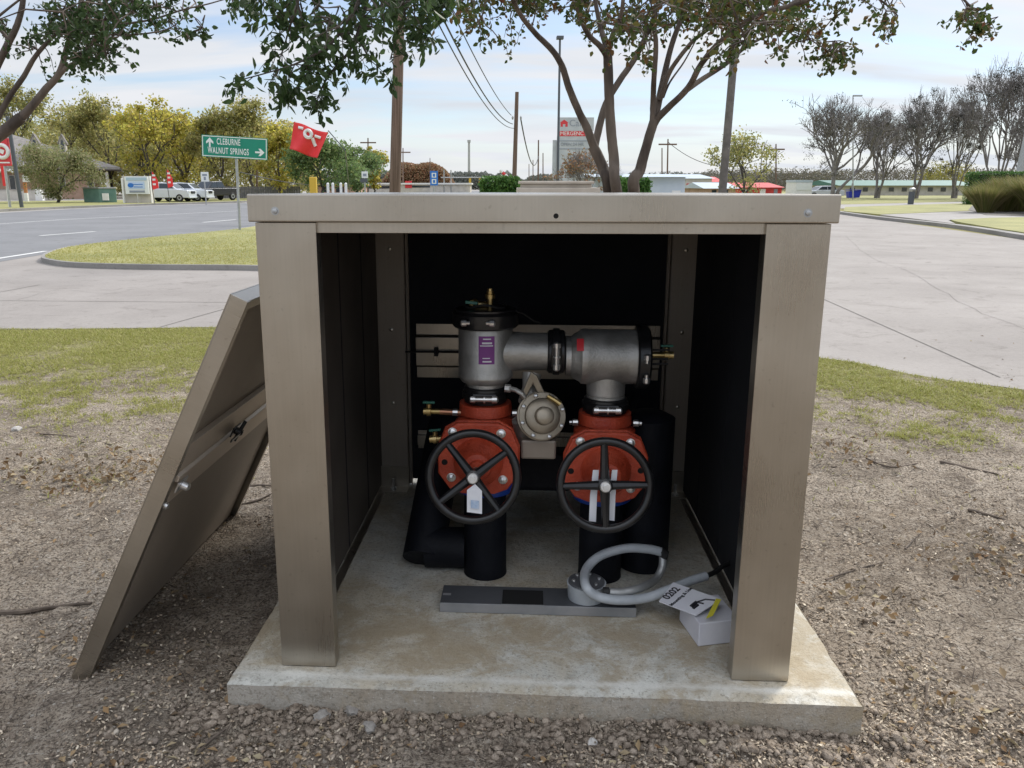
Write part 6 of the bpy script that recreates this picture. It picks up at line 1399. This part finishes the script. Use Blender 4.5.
# traffic signal gantry
b = at(482, 190, 150); tg_ = empty('signal_mast', Vector((b.x, b.y, GZ)), label='pale signal gantry spanning the far street', cat='traffic signal'); p0 = tg_.location
a = at(441, 177.5, 150)-p0; c = at(507, 177.5, 150)-p0; MB().tube([(a.x, 0, a.z), (c.x, 0, c.z)], 0.11, 6).build('arm', 'galv', tg_)
for px in (444, 451, 507): q = at(px, 177, 150)-p0; MB().tube([(q.x, 0, -0.1), (q.x, 0, q.z+1.2)], 0.13, 6).build('post', 'galv', tg_)
for px in (470, 480): q = at(px, 178, 150)-p0; MB().box(q.x-0.2, q.x+0.2, -0.2, 0.2, q.z-1.1, q.z-0.05).build('signal_head', 'yellowpaint', tg_)
b = at(500, 190, 140); cg = empty('barrier_arm', Vector((at(513, 190, 140).x, 140, GZ)), label='raised red and white striped barrier arm beside the green hedge', cat='barrier'); p0 = cg.location
A_, B2 = at(510, 179.5, 140)-p0, at(500, 170, 140)-p0
for k in range(4): MB().tube([B2.lerp(A_, k/4), B2.lerp(A_, (k+0.96)/4)], 0.28, 6).build('stripe', 'signred' if k % 2 else 'white', cg)
MB().box(A_.x-0.2, A_.x+0.6, -0.3, 0.3, -0.1, A_.z+0.2).build('stand', 'offwhite', cg)
# hedges (box shaped)
def hedge(px0, px1, ytop, Y, depth, label, mat='leaf_hedge', name='hedge', n=9000, size=0.09):
    p = Vector((at((px0+px1)/2, 190, Y).x, Y, GZ)); root = empty(name, p, label=label, cat='hedge'); w = (at(px1, 190, Y).x-at(px0, 190, Y).x)/2; h = at(px0, ytop, Y).z-GZ
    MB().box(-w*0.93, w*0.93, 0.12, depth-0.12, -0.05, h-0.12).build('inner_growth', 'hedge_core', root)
    P = []
    for _ in range(n):
        f_ = random.choice((0, 0, 1, 1, 2, 3)); u, v = random.uniform(-w, w), random.uniform(0, h)
        j = random.gauss(0, 0.04)
        if f_ == 0: P.append((u, j, v))
        elif f_ == 1: P.append((u, random.uniform(0, depth), h+j))
        else: P.append(((w if f_ == 2 else -w)+j, random.uniform(0, depth), v))
    quads('foliage', P, size, mat, root); return root
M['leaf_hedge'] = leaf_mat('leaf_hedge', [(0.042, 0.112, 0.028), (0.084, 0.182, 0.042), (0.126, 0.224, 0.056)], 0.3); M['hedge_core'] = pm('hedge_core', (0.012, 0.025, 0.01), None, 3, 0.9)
hedge(482, 519, 179.5, 26, 1.2, 'clipped green box hedge left of the stone monument')
hedge(624, 649.5, 181.5, 24, 1.0, 'clipped green box hedge between the trunks of the crape myrtle')
# stone ledge
b = at(560, 190, 15); st = empty('stone_monument', Vector((b.x, b.y, GZ)), label='low beige stone monument with stepped top behind the enclosure', cat='monument'); p0 = st.location
a = at(518.5, 181, 15)-p0; c = at(600, 181, 15)-p0
M['limestone'] = pm('limestone', (0.40, 0.35, 0.29), (0.50, 0.45, 0.38), 3, 0.85, 0, 0.3, 20)
z1 = at(520, 184, 15).z-p0.z; z2 = at(520, 187.5, 15).z-p0.z
MB().box(a.x+0.03, c.x-0.1, 0.0, 0.9, z1, a.z).build('cap', 'limestone', st, bevel=0.015)
MB().box(a.x+0.07, c.x-0.14, 0.04, 0.86, z2, z1-0.002).build('band', 'limestone', st, bevel=0.01)
MB().box(a.x, c.x, -0.06, 0.96, -0.15, z2-0.002).build('base', 'limestone', st, bevel=0.015)
# ---- right side furniture
p = G(855, 198); bb = empty('blue_bin', p, label='blue plastic bin tilted on the lawn below the bare trees', cat='bin'); Yq = p.y; a = at(849, 191, Yq)-p; c = at(861.5, 191, Yq)-p
MB().prism([(a.x+0.15, 0, 0), (c.x-0.15, 0, 0.05), (c.x, 0, a.z+0.08), (a.x, 0, a.z-0.06)], (0, 0.9, 0)).build('tub', 'blueplastic', bb, bevel=0.03); MB().tube([(a.x+0.5, 0.3, 0.2), (a.x+0.4, 0.3, a.z+0.9)], 0.04, 6).build('handle', 'galv', bb)
MB().box(a.x-0.03, c.x+0.03, -0.05, 0.95, a.z+0.085, a.z+0.16).build('rim', 'blueplastic', bb)
p = G(910.5, 204.5); bb = empty('litter_bin', p, label='dark cylindrical litter bin with a pale top beside the side street', cat='bin'); h = at(910, 189, p.y).z-p.z
MB().lathe((0, 0, -0.05), (0, 0, 1), [(0, 0.22), (h-0.15, 0.24)], 16).build('body', 'poledark', bb, smooth=True); MB().lathe((0, 0, h-0.098), (0, 0, 1), [(0, 0.24), (0.12, 0.25), (0.2, 0.12)], 16).build('top', 'galv', bb, smooth=True)
p = Vector((at(1022, 190, 70).x, 70, GZ)); bb = empty('white_column', p, label='pale panelled column at the right edge behind the ornamental grass', cat='column')
h = at(1020, 118, 70).z-GZ; MB().prism([(-0.6, 0, -0.1), (1.6, 0, -0.1), (1.6, 0, h), (-0.05, 0, h)], (0, 0.6, 0)).build('shaft', 'galv', bb, bevel=0.02)
for k in range(1, 6): MB().box(-0.2, 1.2, -0.02, -0.004, h*k/6, h*k/6+0.05).build('panel_joint', 'grey_text', bb)
rg = hedge(976, 1060, 172.5, 62, 1.6, 'dark green hedge behind the ornamental grass at the right edge', n=12000)
# ornamental grass clumps
for i, (px, yb, hpx, Y_) in enumerate(((985, 215, 26, 0), (1002, 214, 30, 0), (1018, 214, 34, 0), (1036, 216, 36, 0), (1058, 218, 38, 0))):
    p = G(px, yb); root = empty('ornamental_grass', p, label=('ornamental grass clump at the left end of the bed', 'ornamental grass clump second from the left in the bed', 'ornamental grass clump third from the left in the bed', 'ornamental grass clump at the right edge of the photo', 'ornamental grass clump just outside the right edge')[i], cat='grass clump', group='ornamental grass clumps')
    h = hpx/FOC*p.y*1.05; n = 2600; t = rng.uniform(0, 6.283, n); r = rng.uniform(0, 0.35, n); sp_ = rng.uniform(0.1, 1.0, n)**0.7
    P = np.stack([r*np.cos(t), r*np.sin(t), np.full(n, 0.08)], -1); d = np.stack([np.cos(t)*sp_*0.75, np.sin(t)*sp_*0.75, np.ones(n)], -1); hh = (h*rng.uniform(0.6, 1.1, n))[:, None]
    u = np.stack([-np.sin(t+rng.normal(0, 1, n)), np.cos(t), np.zeros(n)], -1); w = 0.02
    m1 = P+d*hh*0.5; tp_ = P+d*hh*np.array([1.25, 1.25, 0.95]); V = np.stack([P-u*w, P+u*w, m1+u*w, m1-u*w, tp_], 1).reshape(-1, 3); k = np.arange(n)[:, None]*5
    F = np.concatenate([k+np.array([[0, 1, 2]]), k+np.array([[0, 2, 3]]), k+np.array([[3, 2, 4]])]); fastmesh('blades', V, F, 'blade_orn', root)

# ================================================================== far trees
def far_tree(px, ybase, ytop, wpx, Y, leafmat, label, n=5000, size=None, seed=0, bark='bark_dark', group=None, fill=1.0, low=0.22, bare=False, name='tree', trunk_w=None):
    random.seed(seed+int(px)); b = at(px, 190, Y); root = empty(name, (b.x, b.y, GZ), label=label, cat='tree', group=group)
    h = at(px, ytop, Y).z-GZ; w = wpx/FOC*Y/2; tr = MB(); P = []; tips = []
    rt = trunk_w or max(0.10, h*0.018)
    def grow(p, d, l_, r, lv, mx_):
        q = p; k = 3; pts = [p]
        for j in range(k):
            d = (d+Vector((random.gauss(0, .16), random.gauss(0, .16), random.gauss(0.02, .12)))).normalized(); q = q+d*l_/k; pts.append(q)
        tr.tube(pts, [r, r*.85, r*.72, r*.6], 5 if lv < 2 else 3, caps=False)
        if lv >= mx_: tips.append(q); tips.append(pts[1]); return
        for _ in range(random.choice((2, 3, 3)) if not bare else random.choice((3, 3, 4))):
            s_ = 0.55 if not bare else 0.42
            nd = (d+Vector((random.gauss(0, s_), random.gauss(0, s_), random.gauss(0.12, s_*0.5)))).normalized(); grow(q, nd, l_*random.uniform(.62, .86), max(r*(.64 if bare else .58), 0.0), lv+1, mx_)
    if bare:
        for k in range(5):
            a = 2*math.pi*k/5+random.random(); d = Vector((math.cos(a)*0.34, math.sin(a)*0.34, 1)).normalized()
            grow(Vector((math.cos(a)*0.15, math.sin(a)*0.15, -0.1)), d, h*0.30, rt*0.75, 0, 5)
    else:
        tr.tube([(0, 0, -0.1), (random.gauss(0, .1), random.gauss(0, .1), h*low*0.6), (random.gauss(0, .15), 0, h*low)], [rt*1.15, rt, rt*.85], 8)
        for k in range(5):
            a = 2*math.pi*k/5+random.random(); d = Vector((math.cos(a)*0.55*w/h*1.6, math.sin(a)*0.55*w/h*1.6, 0.8)).normalized(); grow(Vector((0, 0, h*low*0.95)), d, h*0.27, rt*0.6, 1, 3)
    # fit the skeleton to the crown size
    T = np.array([t[:] for t in tips]); sx = w/np.percentile(np.abs(T[:, 0]), 95); sz = h*0.97/np.percentile(T[:, 2], 98)
    S = lambda v: (v[0]*sx, v[1]*sx, v[2]*sz)
    if bare or True:
        tr.v = [(v[0]*(sx if v[2] > h*low*0.5 or bare else 1), v[1]*(sx if v[2] > h*low*0.5 or bare else 1), v[2]*sz) if v[2] > 0 else v for v in tr.v]
    tr.build('trunk', bark, root, smooth=not bare)
    T = T*np.array([sx, sx, sz]); size = size or 0.0022*Y
    if n:
        # lumpy crown: leaf clumps around the branch tips and a few filler clumps inside
        nc = int(40*fill); C_ = [T[i] for i in rng.integers(0, len(T), nc*2)]
        for _ in range(nc):
            a = rng.uniform(0, 6.283); rr = rng.uniform(0, 1)**0.5; z = rng.uniform(low*1.15, 0.97); env = math.sin(min(1, (z-low*0.8)/(0.55-low*0.8+1e-3))*math.pi/2) if z < .55 else math.cos((z-.55)/.47*math.pi/2)**.6
            C_.append(np.array([w*rr*math.cos(a)*max(env, .2)*0.92, w*rr*math.sin(a)*max(env, .2)*0.92, h*z]))
        C_ = np.array(C_); k = rng.integers(0, len(C_), n); sc = (w*(0.07 if bare else 0.13)*rng.uniform(0.6, 1.5, len(C_)))[k]
        P = C_[k]+rng.normal(size=(n, 3))*sc[:, None]*np.array([1, 1, .75]); P = P[P[:, 2] > h*0.06]
        quads('crown', P, size, leafmat, root)
    return root
G1 = 'trees in the row behind the car lot'
rows = [(-8, 62, 60, 112, 'leaf_olive', 'pale olive tree at the far left above the brick building roof', .8), (24, 82, 44, 114, 'leaf_pale', 'thin pale leafed tree above the building roof at the far left', .5), (76, 106, 62, 108, 'leaf_olive', 'olive tree just right of the brick building dormers', .9), (112, 101, 54, 104, 'leaf_olive', 'tall olive green tree above the white monument sign', .9),
        (150, 106, 56, 98, 'leaf_autumn', 'yellow green tree with a dark forked trunk behind the white cars', 1), (186, 112, 54, 106, 'leaf_autumn', 'yellowish tree behind the dark pickup', 1), (222, 110, 52, 102, 'leaf_olive', 'olive brown tree behind the green road sign post', .8), (252, 100, 62, 104, 'leaf_olive', 'tall loose olive tree right of the green road sign', .8),
        (280, 126, 48, 96, 'leaf_autumn', 'rounded yellow green tree below the red flag', 1), (322, 140, 64, 92, 'leaf_green', 'broad green tree right of the red flag', 1.2), (356, 150, 52, 108, 'leaf_green', 'lighter green tree left of the thick utility pole', 1), (374, 148, 24, 115, 'leaf_autumn', 'small yellow green tree at the right end of the green trees', .7)]
for i, (px, yt, w, Y, m_, lb, f_) in enumerate(rows): far_tree(px, 195, yt, w, Y, m_, lb, n=int(6500*f_), size=0.32, seed=i, group=G1, fill=f_, low=0.16)
for i, (px, yt, w, Y) in enumerate(((130, 132, 70, 118), (175, 136, 80, 122), (225, 138, 80, 120), (275, 146, 80, 118), (90, 134, 70, 124))):
    far_tree(px, 195, yt, w, Y, 'leaf_olive', ('filler tree behind the white monument sign', 'shorter tree filling the gap behind the white cars', 'shorter tree filling the gap behind the pickup', 'shorter tree filling the gap below the flag', 'shorter tree behind the transformer cabinet')[i].replace('filler tree', 'shorter tree'), n=5000, size=0.36, seed=40+i, group=G1, fill=1, low=0.06)
M['leaf_bush'] = leaf_mat('leaf_bush', [(0.207, 0.248, 0.11), (0.29, 0.304, 0.124), (0.386, 0.331, 0.207), (0.166, 0.207, 0.083)], 0.5)
far_tree(56, 200, 149, 64, 74, 'leaf_bush', 'large dense multi stemmed shrub in front of the brick building', n=13000, size=0.17, seed=3, low=0.10, fill=2.2, name='large_shrub')
# far tree line: one mass, plus rust coloured hill trees
def tree_mass(name, x0, x1, y0, y1, Y, dep, mat, n, size, label, amp=4):
    n *= 3; size *= 0.5
    p = Vector((at((x0+x1)/2, 190, Y).x, Y, GZ)); P = []
    for _ in range(n):
        u = random.random(); px = x0+(x1-x0)*u; top = y0+max(0, 1-min(px-x0, x1-px)/22)**2*(y1-y0)*0.85+(amp*noise.noise(Vector((px*0.09, Y*0.1, 0)))+amp*0.6*noise.noise(Vector((px*0.31, Y*0.1, 4)))); d = random.uniform(0, dep)
        zt = at(px, top, Y).z; z = GZ+(zt-GZ)*random.random()**0.7; q = at(px, 190, Y); P.append((q.x-p.x, d+random.gauss(0, 1), z-GZ))
    o = quads(name, P, size, mat); o.location = p; tag(o, label, 'trees', kind='stuff')
random.seed(5)
tree_mass('far_woods', 290, 500, 172, 190, 260, 12, 'leaf_hazed', 9000, 1.1, 'far hazy tree line beyond the long white store')
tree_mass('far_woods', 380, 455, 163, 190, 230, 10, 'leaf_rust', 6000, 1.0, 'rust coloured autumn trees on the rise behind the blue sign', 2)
tree_mass('far_woods', 440, 530, 173, 190, 300, 10, 'leaf_hazed', 5000, 1.2, 'far trees tinted bluish with haze at the end of the street')
tree_mass('far_woods', 520, 860, 174, 190, 240, 14, 'leaf_hazed', 15000, 1.0, 'far hazy tree line behind the pale shed and red building', 5)
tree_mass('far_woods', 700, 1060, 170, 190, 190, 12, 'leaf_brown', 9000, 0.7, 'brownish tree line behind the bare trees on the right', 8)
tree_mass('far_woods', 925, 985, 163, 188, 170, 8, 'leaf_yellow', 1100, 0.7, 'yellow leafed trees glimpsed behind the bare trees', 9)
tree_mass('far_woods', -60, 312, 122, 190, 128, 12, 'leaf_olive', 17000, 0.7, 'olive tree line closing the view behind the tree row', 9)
far_tree(745, 192, 136, 66, 66, 'leaf_pale', 'thin yellow green tree in front of the red building', n=2600, size=0.20, seed=9, low=0.12, fill=.8)
far_tree(585, 195, 150, 62, 60, 'leaf_rust', 'bare reddish round shrub tree in front of the pylon sign', n=1500, size=0.16, seed=12, low=0.1, bare=True, bark='bark_grey', fill=.8, name='shrub_tree', trunk_w=0.09)
M['bark_grey2'] = M['bark_grey']
B_L = 'bare trees on the right lawn'
for i, (px, yt, w, Y, n, lb) in enumerate(((834, 96, 92, 92, 1800, 'large bare grey tree left of the street lamp arm'), (878, 112, 44, 100, 1500, 'slender dark tree between the two large bare trees'), (916, 92, 64, 96, 3200, 'bushy dark twigged tree behind the litter bin'), (955, 98, 42, 98, 3000, 'narrow dark tree left of the tallest bare tree'), (1000, 58, 76, 88, 3200, 'tallest bare tree at the right edge of the photo'), (1040, 90, 60, 80, 1500, 'bare tree mostly outside the right edge'))):
    far_tree(px, 197, yt, w, Y, 'leaf_greydark', lb, n=int(n*2.2), size=0.13, seed=20+i, bare=True, bark='bark_grey', group=B_L, fill=0.6, low=0.2, trunk_w=0.30)
